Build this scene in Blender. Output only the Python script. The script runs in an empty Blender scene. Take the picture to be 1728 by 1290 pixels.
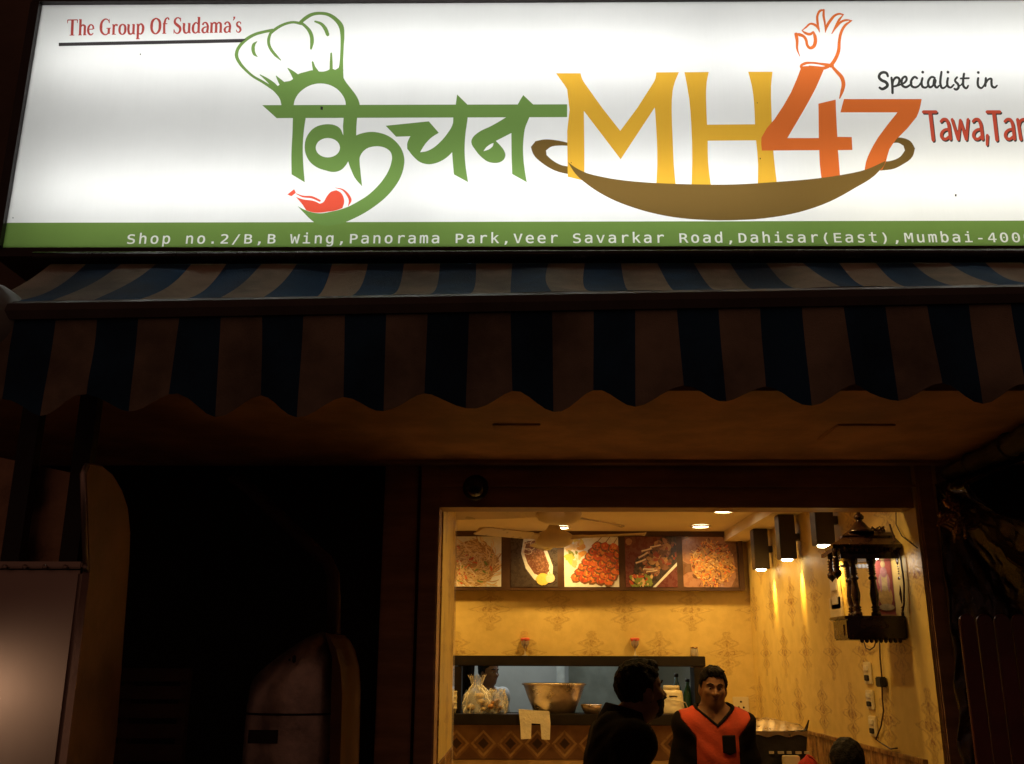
import bpy, bmesh, math, random
import numpy as np
from mathutils import Vector, Matrix
from mathutils.geometry import delaunay_2d_cdt
R = math.radians
S = bpy.context.scene
COL = S.collection

# ------------------------------------------------------------------ camera, sky, exposure
FPX, PCX, PCY, EYE = 1625.0, 864.0, 645.0, 1.6
PITCH, YAW, ROLL = R(16.1), R(0.74), R(0.2)
cam = bpy.data.cameras.new('camera')
cam.lens = 36.0 * FPX / 1728.0
cam.sensor_width = 36.0
cam.clip_start, cam.clip_end = 0.05, 400.0
camo = bpy.data.objects.new('camera', cam)
COL.objects.link(camo)
camo.matrix_world = (Matrix.Translation((0, 0, EYE)) @ Matrix.Rotation(YAW, 4, 'Z')
                     @ Matrix.Rotation(R(90) + PITCH, 4, 'X') @ Matrix.Rotation(ROLL, 4, 'Z'))
S.camera = camo

W = bpy.data.worlds.new('World')
S.world = W
W.use_nodes = True
bg = W.node_tree.nodes['Background']
bg.inputs[0].default_value = (0.068, 0.030, 0.021, 1)      # night: only the city's dull glow
bg.inputs[1].default_value = 1.0
S.view_settings.view_transform = 'Standard'
S.view_settings.look = 'None'
S.view_settings.exposure = 0.0
S.view_settings.gamma = 1.0

WARM = (1.0, 0.58, 0.13)

def light(name, kind, loc, power, color, rot=(0, 0, 0), parent=None, **kw):
    d = bpy.data.lights.new(name, kind)
    d.energy, d.color = power, color
    for k, v in kw.items():
        setattr(d, k, v)
    o = bpy.data.objects.new(name, d)
    COL.objects.link(o)
    o.location, o.rotation_euler = loc, rot
    if parent:
        o.parent = parent
        o.location = Vector(loc) - parent.location
    return o

light('unseen_street_fill', 'POINT', (-2.4, -3.6, 4.2), 3.2, (1.0, 0.46, 0.24), shadow_soft_size=0.12)  # added warm fill behind the camera, lifts the dim street front

# ------------------------------------------------------------------ measuring: photo pixel -> point on a plane of the place
def ray(px, py):
    x, y = (px - PCX) / FPX, -(py - PCY) / FPX
    c, s = math.cos(ROLL), math.sin(ROLL)
    x, y = c * x - s * y, s * x + c * y
    Y = math.cos(PITCH) - y * math.sin(PITCH)
    Z = math.sin(PITCH) + y * math.cos(PITCH)
    c, s = math.cos(YAW), math.sin(YAW)
    return Vector((c * x - s * Y, s * x + c * Y, Z))
def aY(px, py, Y):
    r = ray(px, py); return Vector((0, 0, EYE)) + r * (Y / r.y)
def aX(px, py, X):
    r = ray(px, py); return Vector((0, 0, EYE)) + r * (X / r.x)
def aZ(px, py, Z):
    r = ray(px, py); return Vector((0, 0, EYE)) + r * ((Z - EYE) / r.z)

# ------------------------------------------------------------------ materials
class G:                                         # thin wrapper so node maths reads like maths
    def __init__(s, nt, k): s.nt, s.k = nt, k
    def m(s, op, *a):
        n = s.nt.nodes.new('ShaderNodeMath'); n.operation = op
        for i, v in enumerate((s,) + a):
            if isinstance(v, G): s.nt.links.new(v.k, n.inputs[i])
            else: n.inputs[i].default_value = v
        return G(s.nt, n.outputs[0])
    def __add__(s, o): return s.m('ADD', o)
    def __radd__(s, o): return s.m('ADD', o)
    def __sub__(s, o): return s.m('SUBTRACT', o)
    def __rsub__(s, o): return (s * -1.0) + o
    def __mul__(s, o): return s.m('MULTIPLY', o)
    def __rmul__(s, o): return s.m('MULTIPLY', o)
    def __truediv__(s, o): return s.m('DIVIDE', o)
    def abs(s): return s.m('ABSOLUTE')
    def floor(s): return s.m('FLOOR')
    def fract(s): return s.m('FRACT')
    def cos(s): return s.m('COSINE')
    def gt(s, o): return s.m('GREATER_THAN', o)
    def max(s, o): return s.m('MAXIMUM', o)
    def min(s, o): return s.m('MINIMUM', o)
    def step(s, a, b):
        n = s.nt.nodes.new('ShaderNodeMapRange'); n.interpolation_type = 'SMOOTHSTEP'
        s.nt.links.new(s.k, n.inputs[0])
        for i, v in ((1, a), (2, b), (3, 0.0), (4, 1.0)):
            n.inputs[i].default_value = v
        return G(s.nt, n.outputs[0])

def coords(nt):
    g = nt.nodes.new('ShaderNodeNewGeometry')
    sp = nt.nodes.new('ShaderNodeSeparateXYZ')
    nt.links.new(g.outputs['Position'], sp.inputs[0])
    return [G(nt, sp.outputs[i]) for i in range(3)], g.outputs['Position']

def noise(nt, scale, detail=4.0, stretch=None, rough=0.6):
    tc = nt.nodes.new('ShaderNodeTexCoord')
    src = tc.outputs['Object']
    if stretch:
        mp = nt.nodes.new('ShaderNodeMapping'); mp.inputs['Scale'].default_value = stretch
        nt.links.new(src, mp.inputs[0]); src = mp.outputs[0]
    n = nt.nodes.new('ShaderNodeTexNoise')
    n.inputs['Scale'].default_value = scale
    n.inputs['Detail'].default_value = detail
    n.inputs['Roughness'].default_value = rough
    nt.links.new(src, n.inputs['Vector'])
    return G(nt, n.outputs['Fac'])

def mix(nt, fac, a, b):
    n = nt.nodes.new('ShaderNodeMix'); n.data_type = 'RGBA'
    def put(i, v):
        if isinstance(v, (tuple, list)): n.inputs[i].default_value = tuple(v)[:3] + (1,)
        else: nt.links.new(v, n.inputs[i])
    if isinstance(fac, G): nt.links.new(fac.k, n.inputs[0])
    else: n.inputs[0].default_value = fac
    put(6, a); put(7, b)
    return n.outputs[2]

MATS = {}
def mat(name, col, rough=0.6, metal=0.0, var=0.25, vscale=6.0, bump=0.0, bscale=60.0, stretch=None, spec=0.4, rvar=0.12, sheen=0.0):
    if name in MATS: return MATS[name]
    m = bpy.data.materials.new(name); m.use_nodes = True
    nt = m.node_tree; b = nt.nodes['Principled BSDF']
    n = noise(nt, vscale, 5.0, stretch)
    f = n.step(0.3, 0.72)
    dark = tuple(c * (1 - var) for c in col); lite = tuple(min(1.0, c * (1 + var * 0.6)) for c in col)
    nt.links.new(mix(nt, f, dark, lite), b.inputs['Base Color'])
    r = f * (rvar * 2) + (rough - rvar)
    nt.links.new(r.k, b.inputs['Roughness'])
    b.inputs['Metallic'].default_value = metal
    b.inputs['Specular IOR Level'].default_value = spec
    if bump:
        bn = nt.nodes.new('ShaderNodeBump'); bn.inputs['Strength'].default_value = bump
        bn.inputs['Distance'].default_value = 0.01
        nt.links.new(noise(nt, bscale, 6.0, stretch).k, bn.inputs['Height'])
        nt.links.new(bn.outputs[0], b.inputs['Normal'])
    MATS[name] = m
    return m

def emit(name, col, strength):
    if name in MATS: return MATS[name]
    m = bpy.data.materials.new(name); m.use_nodes = True
    nt = m.node_tree; nt.nodes.clear()
    e = nt.nodes.new('ShaderNodeEmission'); o = nt.nodes.new('ShaderNodeOutputMaterial')
    e.inputs[0].default_value = col + (1,); e.inputs[1].default_value = strength
    nt.links.new(e.outputs[0], o.inputs[0])
    MATS[name] = m
    return m

def glassy(name, col, alpha=0.12, rough=0.05):
    if name in MATS: return MATS[name]
    m = bpy.data.materials.new(name); m.use_nodes = True
    nt = m.node_tree; nt.nodes.clear()
    o = nt.nodes.new('ShaderNodeOutputMaterial')
    t = nt.nodes.new('ShaderNodeBsdfTransparent'); t.inputs[0].default_value = tuple(col) + (1,)
    p = nt.nodes.new('ShaderNodeBsdfPrincipled')
    p.inputs['Base Color'].default_value = tuple(col) + (1,); p.inputs['Roughness'].default_value = rough
    fr = nt.nodes.new('ShaderNodeFresnel'); fr.inputs[0].default_value = 1.45
    mx = nt.nodes.new('ShaderNodeMixShader')
    nt.links.new((G(nt, fr.outputs[0]) + alpha).min(1.0).k, mx.inputs[0])
    nt.links.new(t.outputs[0], mx.inputs[1]); nt.links.new(p.outputs[0], mx.inputs[2])
    nt.links.new(mx.outputs[0], o.inputs[0])
    MATS[name] = m
    return m

def printed(name, col):                           # backlit printed sign film: light from the tubes inside comes through it
    m = bpy.data.materials.new(name); m.use_nodes = True
    nt = m.node_tree; nt.nodes.clear()
    o = nt.nodes.new('ShaderNodeOutputMaterial')
    t = nt.nodes.new('ShaderNodeBsdfTranslucent')
    w = noise(nt, 5.0, 6.0, (1, 1, 1)); st = noise(nt, 120.0, 2.0, (1, 1, 0.02))
    f = (w.step(0.25, 0.75) * 0.6 + st * 0.4)
    nt.links.new(mix(nt, f, tuple(c * 0.93 for c in col), col), t.inputs[0])
    gl = nt.nodes.new('ShaderNodeBsdfDiffuse'); gl.inputs[0].default_value = tuple(c * 0.6 for c in col) + (1,)
    mx = nt.nodes.new('ShaderNodeMixShader'); mx.inputs[0].default_value = 0.12
    nt.links.new(t.outputs[0], mx.inputs[1]); nt.links.new(gl.outputs[0], mx.inputs[2])
    nt.links.new(mx.outputs[0], o.inputs[0])
    return m

# ------------------------------------------------------------------ mesh building
class MB:
    def __init__(s): s.v, s.f, s.m, s.sm = [], [], [], []
    def add(s, vs, fs, mi=0, smooth=False):
        b = len(s.v); s.v += [tuple(v) for v in vs]
        for f in fs:
            s.f.append([b + i for i in f]); s.m.append(mi); s.sm.append(smooth)
        return s
    def box(s, a, b, mi=0, bev=0.0, M=None):
        (x0, y0, z0), (x1, y1, z1) = [min(p) for p in zip(a, b)], [max(p) for p in zip(a, b)]
        if bev <= 0:
            vs = [(x, y, z) for x in (x0, x1) for y in (y0, y1) for z in (z0, z1)]
            fs = [(0, 1, 3, 2), (4, 6, 7, 5), (0, 4, 5, 1), (2, 3, 7, 6), (0, 2, 6, 4), (1, 5, 7, 3)]
        else:
            bm = bmesh.new(); bmesh.ops.create_cube(bm, size=1)
            for v in bm.verts:
                v.co = Vector(((x0 + x1) / 2 + v.co.x * (x1 - x0), (y0 + y1) / 2 + v.co.y * (y1 - y0), (z0 + z1) / 2 + v.co.z * (z1 - z0)))
            bmesh.ops.bevel(bm, geom=bm.edges[:], offset=bev, segments=2, affect='EDGES')
            bm.verts.index_update()
            vs = [v.co.copy() for v in bm.verts]; fs = [[v.index for v in f.verts] for f in bm.faces]; bm.free()
        if M is not None: vs = [M @ Vector(v) for v in vs]
        return s.add(vs, fs, mi)
    def tube(s, pts, r, mi=0, n=8, cap=True):
        pts = [Vector(p) for p in pts]; N = len(pts)
        rs = r if isinstance(r, (list, tuple)) else [r] * N
        vs, fs = [], []; prev = None
        for i, p in enumerate(pts):
            d = (pts[min(i + 1, N - 1)] - pts[max(i - 1, 0)]).normalized()
            if prev is None:
                u = d.orthogonal().normalized()
            else:
                u = (prev - d * prev.dot(d)).normalized()
            prev = u; w = d.cross(u)
            for k in range(n):
                a = 2 * math.pi * k / n
                vs.append(p + (u * math.cos(a) + w * math.sin(a)) * rs[i])
        for i in range(N - 1):
            for k in range(n):
                fs.append((i * n + k, i * n + (k + 1) % n, (i + 1) * n + (k + 1) % n, (i + 1) * n + k))
        if cap:
            fs.append(tuple(range(n))[::-1]); fs.append(tuple(range((N - 1) * n, N * n)))
        return s.add(vs, fs, mi, True)
    def lathe(s, prof, c, mi=0, n=20, axis='Z', sx=1.0, sy=1.0, closed=True):
        vs, fs = [], []; c = Vector(c)
        for r, h in prof:
            for k in range(n):
                a = 2 * math.pi * k / n
                p = Vector((r * math.cos(a) * sx, r * math.sin(a) * sy, h))
                if axis == 'Y': p = Vector((p.x, p.z, p.y))
                if axis == 'X': p = Vector((p.z, p.x, p.y))
                vs.append(c + p)
        for i in range(len(prof) - 1):
            for k in range(n):
                fs.append((i * n + k, i * n + (k + 1) % n, (i + 1) * n + (k + 1) % n, (i + 1) * n + k))
        if closed:
            fs.append(tuple(range(n))[::-1]); fs.append(tuple(range((len(prof) - 1) * n, len(prof) * n)))
        return s.add(vs, fs, mi, True)
    def prism(s, poly, d, mi=0):                  # poly: list of points, d: extrusion vector
        d = Vector(d); n = len(poly); p = [Vector(q) for q in poly]
        return s.add(p + [q + d for q in p], [tuple(range(n)), tuple(range(n, 2 * n))[::-1]] + [(i, i + n, (i + 1) % n + n, (i + 1) % n) for i in range(n)], mi)
    def grid(s, fn, nu, nv, mi=0, smooth=True, mfn=None):
        b = len(s.v)
        s.v += [tuple(fn(i / nu, j / nv)) for i in range(nu + 1) for j in range(nv + 1)]
        for i in range(nu):
            for j in range(nv):
                a = b + i * (nv + 1) + j
                s.f.append([a, a + nv + 1, a + nv + 2, a + 1]); s.m.append(mfn(i, j) if mfn else mi); s.sm.append(smooth)
        return s
    def build(s, name, mats, parent=None, fixn=True):
        me = bpy.data.meshes.new(name)
        off = parent.location if parent else Vector((0, 0, 0))
        q = parent.parent if parent else None
        while q: off = off + q.location; q = q.parent
        me.from_pydata([tuple(Vector(v) - off) for v in s.v], [], s.f)
        for m in (mats if isinstance(mats, (list, tuple)) else [mats]): me.materials.append(m)
        me.polygons.foreach_set('material_index', s.m)
        me.polygons.foreach_set('use_smooth', s.sm)
        if fixn:
            bm = bmesh.new(); bm.from_mesh(me); bmesh.ops.recalc_face_normals(bm, faces=bm.faces[:]); bm.to_mesh(me); bm.free()
        me.update()
        o = bpy.data.objects.new(name, me); COL.objects.link(o)
        if parent: o.parent = parent
        return o

def tag(o, label, cat, group=None):
    o['label'], o['category'] = label, cat
    if group: o['group'] = group
    return o
def thing(name, label, cat, loc=(0, 0, 0), group=None):
    o = bpy.data.objects.new(name, None); COL.objects.link(o)
    o.location = Vector(loc); o.empty_display_size = 0.1
    return tag(o, label, cat, group)
def structure(o):
    o['kind'] = 'structure'; return o
def copy_tree(o, parent=None):
    c = o.copy(); COL.objects.link(c)
    if parent: c.parent = parent
    for ch in o.children: copy_tree(ch, c)
    return c
def shadow_edges(o, angle=0.7):
    for p in o.data.polygons: p.use_smooth = True
    o.data.set_sharp_from_angle(angle=angle)
    return o

# ------------------------------------------------------------------ ground
asphalt = mat('asphalt', (0.05, 0.048, 0.045), 0.85, var=0.4, bump=0.5, bscale=120)
structure(MB().add([(-60, -60, 0), (60, -60, 0), (60, 2.4, 0), (-60, 2.4, 0)], [(0, 1, 2, 3)]).build('road', asphalt))
paving = mat('paving', (0.2, 0.18, 0.16), 0.7, var=0.4, vscale=3)
structure(MB().box((-12, 2.4, -0.2), (12, 4.0, 0.02)).build('pavement', paving))
structure(MB().box((-12, 4.0, -0.2), (12, 12, 0.12)).build('floor', mat('floor_tile', (0.66, 0.55, 0.42), 0.25, var=0.12)))
FLOOR = 0.12

# ------------------------------------------------------------------ the shop building
def wallpaper(name, axis):                       # yellow damask paper: staggered brown leaf motifs that break up
    m = bpy.data.materials.new(name); m.use_nodes = True
    nt = m.node_tree; b = nt.nodes['Principled BSDF']
    xyz, pos = coords(nt)
    n1 = noise(nt, 38.0, 3.0); n2 = noise(nt, 5.0, 4.0); n3 = noise(nt, 90.0, 4.0)
    pu, pv = 0.48, 0.30
    u = xyz[axis] / pu + (n1 - 0.5) * 0.12
    v0 = xyz[2] / pv + (n1 - 0.5) * 0.1
    row = v0.floor()
    u = u + row * 0.5
    cx = (u.fract() - 0.5).abs(); cy = v0.fract() - 0.5; ay = cy.abs()
    prof = (0.5 - ay) * 0.42 * (0.62 + 0.38 * (ay * 26.0).cos())
    body = (prof - cx).step(-0.01, 0.08)
    vein = ((cx * 70.0).cos() * 0.5 + (cy * 40.0 + cx * 55.0).cos() * 0.5).step(-0.3, 0.4)
    ring = ((cx - prof * 1.45).abs()).step(0.05, 0.015) * 0.5
    f = ((body * (0.45 + 0.55 * vein)).max(ring) * n3.step(0.28, 0.56) * n2.step(0.2, 0.5)).min(1.0)
    n4 = noise(nt, 11.0, 6.0)
    base = mix(nt, n4.step(0.34, 0.66), (0.64, 0.47, 0.15), (0.71, 0.53, 0.18))
    nt.links.new(mix(nt, f * (0.62 if axis == 0 else 0.95), base, (0.24, 0.10, 0.025)), b.inputs['Base Color'])
    nt.links.new((0.5 - f * 0.18).k, b.inputs['Roughness'])
    b.inputs['Specular IOR Level'].default_value = 0.35
    bn = nt.nodes.new('ShaderNodeBump'); bn.inputs['Strength'].default_value = 0.25; bn.inputs['Distance'].default_value = 0.004
    nt.links.new((f + n3 * 0.4).k, bn.inputs['Height']); nt.links.new(bn.outputs[0], b.inputs['Normal'])
    return m
PAPER_X, PAPER_Y = wallpaper('damask_wallpaper_rear', 0), wallpaper('damask_wallpaper_side', 1)

def diamond_tiles():
    m = bpy.data.materials.new('diamond_tiles'); m.use_nodes = True
    nt = m.node_tree; b = nt.nodes['Principled BSDF']
    xyz, pos = coords(nt); n1 = noise(nt, 40.0, 4.0); n2 = noise(nt, 9.0, 3.0)
    p = 0.187
    u = xyz[0] / p + (n1 - 0.5) * 0.05; row = (xyz[2] - 1.045) / p
    a = (u.fract() - 0.5).abs(); c = (row).abs()
    d = a + c                                     # diamond distance in the cell
    edge = (d - 0.42).abs().step(0.07, 0.035)
    core = d.step(0.24, 0.16)
    ring2 = (d - 0.3).abs().step(0.05, 0.02) * 0.6
    u2 = (u + 0.5).fract() - 0.5
    low = (u2.abs() + (row + 0.55).abs()).step(0.5, 0.42)
    base = mix(nt, n2.step(0.3, 0.7), (0.19, 0.095, 0.04), (0.30, 0.17, 0.075))
    c1 = mix(nt, low * 0.7, base, (0.11, 0.05, 0.022))
    c2 = mix(nt, edge * n1.step(0.25, 0.55), c1, (0.46, 0.31, 0.14))
    c3 = mix(nt, core.max(ring2 * 0.5), c2, (0.05, 0.025, 0.012))
    nt.links.new(c3, b.inputs['Base Color']); b.inputs['Roughness'].default_value = 0.4
    return m

def marble(name, axis):
    m = bpy.data.materials.new(name); m.use_nodes = True
    nt = m.node_tree; b = nt.nodes['Principled BSDF']
    xyz, pos = coords(nt)
    n1 = noise(nt, 4.0, 8.0, (1, 3.0, 1), 0.7); n2 = noise(nt, 14.0, 6.0)
    c = mix(nt, n1.step(0.38, 0.62), (0.13, 0.055, 0.022), (0.42, 0.24, 0.1))
    c = mix(nt, n2.step(0.55, 0.7) * 0.5, c, (0.5, 0.33, 0.16))
    u = (xyz[axis] / 0.3).fract(); joint = (u - 0.5).abs().step(0.488, 0.494)
    nt.links.new(mix(nt, joint, c, (0.06, 0.03, 0.015)), b.inputs['Base Color'])
    b.inputs['Roughness'].default_value = 0.25
    return m

facade_m = mat('facade_plaster', (0.17, 0.12, 0.09), 0.85, var=0.35, vscale=2.5, bump=0.2)
soffit_m = mat('soffit_paint', (0.57, 0.315, 0.185), 0.7, var=0.35, vscale=3.6, bump=0.15, bscale=25)
beam_m = mat('brown_laminate', (0.42, 0.25, 0.15), 0.5, var=0.3, vscale=3.0, stretch=(1, 1, 6))
ceil_m = mat('ceiling_paint', (0.74, 0.62, 0.42), 0.8, var=0.07, vscale=2.0)
dark_m = mat('dark_shade', (0.016, 0.011, 0.009), 0.85, var=0.3, vscale=1.5)  # near-black paints the unlit recess on the outer walls; also small dark details

RX, BY, CZ = 1.62, 7.1, 2.5                       # right wall, rear wall, ceiling
SZ = 2.4                                          # soffit height
LX = -0.352                                       # left edge of the shop opening
bld = thing('shop_building', 'restaurant building at night with a lit yellow interior behind a wide opening', 'building', (0.6, 4.0, 0))
m = MB()
m.box((-5, 3.06, 2.62), (5, 3.3, 6.5)); m.box((-5, 3.3, SZ + 0.1), (5, 4.3, 2.62))
m.build('upper_facade', facade_m, bld)
m = MB()
hatches = [(-0.105, 0.055, 3.31, 3.465), (1.105, 1.30, 3.313, 3.54)]
ys = [2.87, 3.31, 3.313, 3.465, 3.54, 4.0]
m.box((-5, 2.87, SZ), (5, 4.136, SZ + 0.1))
m.build('soffit', soffit_m, bld)
for (x0, x1, y0, y1) in hatches:
    h = MB()
    h.box((x0, y0, SZ - 0.006), (x1, y1, SZ - 0.001), bev=0.001); h.box((x0 - 0.003, y0 - 0.010, SZ - 0.007), (x1 + 0.003, y0 - 0.001, SZ - 0.0005)); h.box((x0 - 0.006, y0, SZ - 0.004), (x0 - 0.001, y1, SZ - 0.0005))
    h.build('ceiling_hatch', [soffit_m, dark_m], bld)
    o_ = bld.children[-1]
    for i, p_ in enumerate(o_.data.polygons):
        if i >= len(o_.data.polygons) - 12: p_.material_index = 1
m = MB()
m.box((LX - 0.01, 4.0, 2.305), (1.618, 4.14, SZ - 0.002)); m.box((LX - 0.01, 4.006, 2.212), (1.618, 4.13, 2.30))
m.box((LX - 0.01, 3.985, 2.297), (1.63, 4.0, 2.307)); m.box((-0.6, 3.93, 2.385), (1.9, 3.985, 2.398))
m.build('lintel', beam_m, bld)
m = MB(); m.box((-0.585, 4.0, 0.02), (-0.445, 4.14, SZ - 0.003), bev=0.006); m.box((-0.43, 3.985, 0.02), (LX, 4.14, SZ - 0.004), bev=0.006)
m.build('pillar', beam_m, bld)
m = MB(); m.box((1.632, 3.98, 0.02), (1.70, 4.14, SZ - 0.003), bev=0.006); m.box((1.72, 4.0, 0.02), (1.86, 4.14, SZ - 0.002), bev=0.006)
m.build('pillar', beam_m, bld)
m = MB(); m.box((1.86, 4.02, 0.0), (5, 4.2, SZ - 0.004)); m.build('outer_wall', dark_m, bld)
m = MB(); m.box((-5, 4.06, 0.0), (-0.587, 4.138, SZ - 0.004)); m.build('outer_wall', dark_m, bld)  # closes off the recess, whose darkness is put into the colour
# rear wall with its pass-through to the kitchen
hx0, hz1 = -0.5, aY(900, 1124.4, BY).z
hx1 = aY(1171, 1160, BY).x; hz0 = aY(900, 1204, BY).z
tz0, tz1 = aY(900, 1282, BY).z, aY(900, 1222, BY).z
m = MB()
m.box((-1.7, BY, 0.1), (hx0, BY + 0.12, CZ)); m.box((hx1, BY, 0.1), (RX, BY + 0.12, CZ))
m.box((hx0, BY, hz1), (hx1, BY + 0.12, CZ)); m.box((hx0, BY, 0.1), (hx1, BY + 0.12, hz0))
m.build('rear_wall', PAPER_X, bld)
m = MB(); m.box((-1.7, BY - 0.012, tz0), (1.29, BY - 0.001, tz1 - 0.004)); m.build('tile_band', diamond_tiles(), bld)
m = MB(); m.box((-1.7, BY - 0.01, 0.12), (1.29, BY - 0.001, tz0 - 0.004)); m.build('dado_panel', mat('cream_panel', (0.55, 0.38, 0.17), 0.5), bld)
m = MB(); m.box((RX, 3.992, 0.03), (RX + 0.1, BY + 0.12, CZ)); m.build('right_wall', PAPER_Y, bld)
m = MB(); m.box((RX - 0.012, 4.15, 0.12), (RX - 0.001, BY - 0.002, 1.205)); m.box((RX - 0.02, 4.15, 1.205), (RX - 0.001, BY - 0.002, 1.222))
m.build('wainscot', marble('brown_marble', 1), bld)
m = MB(); m.box((-1.8, 4.14, 0.1), (-1.7, BY + 0.12, CZ)); m.build('left_wall', PAPER_Y, bld)
m = MB(); m.box((LX - 0.09, 4.14, 1.2), (LX + 0.006, 4.88, CZ)); m.box((-1.7, 4.14, 0.1), (LX - 0.09, 4.2, CZ)); m.build('partition_wall', PAPER_Y, bld)
m = MB(); m.box((LX - 0.09, 4.14, 0.12), (LX + 0.010, 4.88, 1.2), bev=0.004); m.build('partition_base', marble('brown_marble_base', 1), bld)
m = MB(); m.box((-1.8, 4.14, CZ), (RX + 0.1, BY + 0.12, CZ + 0.1))
m.box((1.45, 4.3, 2.43), (RX - 0.001, BY - 0.001, CZ - 0.001)); m.build('interior_ceiling', ceil_m, bld)
m = MB(); m.box((LX - 0.03, 4.885, 0.5), (LX - 0.022, 5.42, 2.44)); m.build('glass_partition', glassy('tinted_glass', (0.92, 0.84, 0.7), 0.10), bld)
# kitchen behind the hatch
kw = mat('kitchen_wall_paint', (0.36, 0.39, 0.39), 0.45, var=0.15, vscale=2.0)
m = MB()
m.box((-1.8, 9.0, 0.1), (2.0, 9.1, 2.9)); m.box((-1.9, BY + 0.12, 0.1), (-1.8, 9.1, 2.9)); m.box((2.0, BY + 0.12, 0.1), (2.1, 9.1, 2.9))
m.box((-1.9, BY + 0.12, 2.9), (2.1, 9.1, 3.0))
m.build('kitchen_wall', kw, bld)
light('kitchen_tube_light', 'AREA', (0.2, 8.3, 2.8), 26.0, (0.90, 0.95, 0.95), parent=bld, shape='RECTANGLE', size=1.2, size_y=0.08)

# hatch frame and ledge
hf = thing('hatch_frame', 'black wooden frame round the kitchen serving hatch on the rear wall', 'frame', (0.4, BY, hz0))
black_wood = mat('black_laminate', (0.014, 0.010, 0.008), 0.55, var=0.3, vscale=5, spec=0.2)
ox0, ox1, oz1 = -0.535, aY(1188, 1110, BY).x, aY(900, 1107, BY).z
m = MB(); m.box((ox0, BY - 0.05, hz1), (ox1, BY + 0.02, oz1), bev=0.004); m.build('top_rail', black_wood, hf)
m = MB(); m.box((hx1 - 0.002, BY - 0.048, hz0 + 0.002), (ox1 - 0.002, BY + 0.13, hz1 - 0.002), bev=0.003); m.build('side_rail', black_wood, hf)
m = MB(); m.box((ox0, BY - 0.048, hz0 + 0.002), (hx0 + 0.06, BY + 0.13, hz1 - 0.002), bev=0.003); m.build('side_rail', black_wood, hf)
m = MB(); m.box((-1.0, BY - 0.14, tz1), (ox1, BY + 0.125, hz0), bev=0.005); m.build('ledge', black_wood, hf)
# ------------------------------------------------------------------ the lit sign board
SY = 2.8
SX0, SX1, SZ0, SZ1 = -1.655, 2.75, 2.852, 3.756
sign = thing('sign_board', 'long white backlit shop sign with green band above the striped awning', 'sign', (0.5, SY, SZ0))

def crom(pts, closed=True, n=4, corner=38):
    """smooth an outline, keeping its corners"""
    P = [Vector(p[:2]) for p in pts]; E = [list(p[2:]) for p in pts]; N = len(P); out = []
    def tang(i):
        if not closed and i in (0, N - 1):
            return (P[1] - P[0], P[1] - P[0]) if i == 0 else (P[-1] - P[-2], P[-1] - P[-2])
        a, b = P[i] - P[i - 1], P[(i + 1) % N] - P[i]
        if a.length < 1e-6 or b.length < 1e-6: return a, b
        if closed and a.angle(b) > R(corner): return a, b
        t = (a.normalized() * b.length + b.normalized() * a.length) / (a.length + b.length)
        return t * a.length, t * b.length
    T = [tang(i) for i in range(N)]
    for i in range(N if closed else N - 1):
        j = (i + 1) % N
        L = (P[j] - P[i]).length
        t0 = T[i][1].normalized() * L if T[i][1].length else T[i][1]; t1 = T[j][0].normalized() * L if T[j][0].length else T[j][0]
        for k in range(n):
            t = k / n; t2, t3 = t * t, t * t * t
            p = P[i] * (2 * t3 - 3 * t2 + 1) + t0 * (t3 - 2 * t2 + t) + P[j] * (-2 * t3 + 3 * t2) + t1 * (t3 - t2)
            out.append((p.x, p.y) + tuple(a + (b - a) * t for a, b in zip(E[i], E[j])))
    if not closed: out.append(tuple(pts[-1]))
    return out

def ribbon(pts, n=4, cap=True):
    p = crom(pts, False, n) if len(pts) > 2 else [tuple(q) for q in pts]
    Lf, Rt = [], []
    for i, q in enumerate(p):
        a, b = Vector(p[max(i - 1, 0)][:2]), Vector(p[min(i + 1, len(p) - 1)][:2])
        d = (b - a).normalized(); nrm = Vector((-d.y, d.x)) * q[2] / 2; c = Vector(q[:2])
        Lf.append(c + nrm); Rt.append(c - nrm)
        if cap and i == 0: first = [c - d * q[2] * 0.42 + nrm * 0.5, c - d * q[2] * 0.42 - nrm * 0.5]
        if cap and i == len(p) - 1: last = [c + d * q[2] * 0.42 + nrm * 0.5, c + d * q[2] * 0.42 - nrm * 0.5]
    o = Lf + (last if cap else []) + Rt[::-1] + (first[::-1] if cap else [])
    return [tuple(v) for v in o]

class Crop:                                      # art measured in an enlarged crop of the photo
    def __init__(s, ox, oy, k): s.ox, s.oy, s.k = ox, oy, k
    def pt(s, x, y):
        v = aY(s.ox + x / s.k, s.oy + y / s.k, SY); return (v.x, v.z)
    def poly(s, pts, smooth=True, n=4): return [s.pt(x, y) for x, y in (crom(pts, True, n) if smooth else pts)]
    def rib(s, pts, n=4, cap=True): return [s.pt(x, y) for x, y in ribbon(pts, n, cap)]
cA, cB, cC = Crop(390, 10, 7.165), Crop(640, 150, 5.082), Crop(1320, 0, 7.164)
cD, cE, cG = Crop(1470, 100, 6.698), Crop(90, 20, 5.236), Crop(480, 160, 5.609)
cH, cI, cP = Crop(880, 0, 2.88), Crop(1250, 0, 2.931), Crop(0, 0, 1.0)

LAY = []                                         # (part, [ [loops], ... ]) bottom to top; a shape is loops under even-odd
def layer(part, *shapes): LAY.append((part, [s if isinstance(s[0], list) else [s] for s in shapes]))

zb = cP.pt(864, 374.5)[1]
layer('green_band', [(SX0, SZ0), (SX1, SZ0), (SX1, zb), (SX0, zb)])
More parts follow.
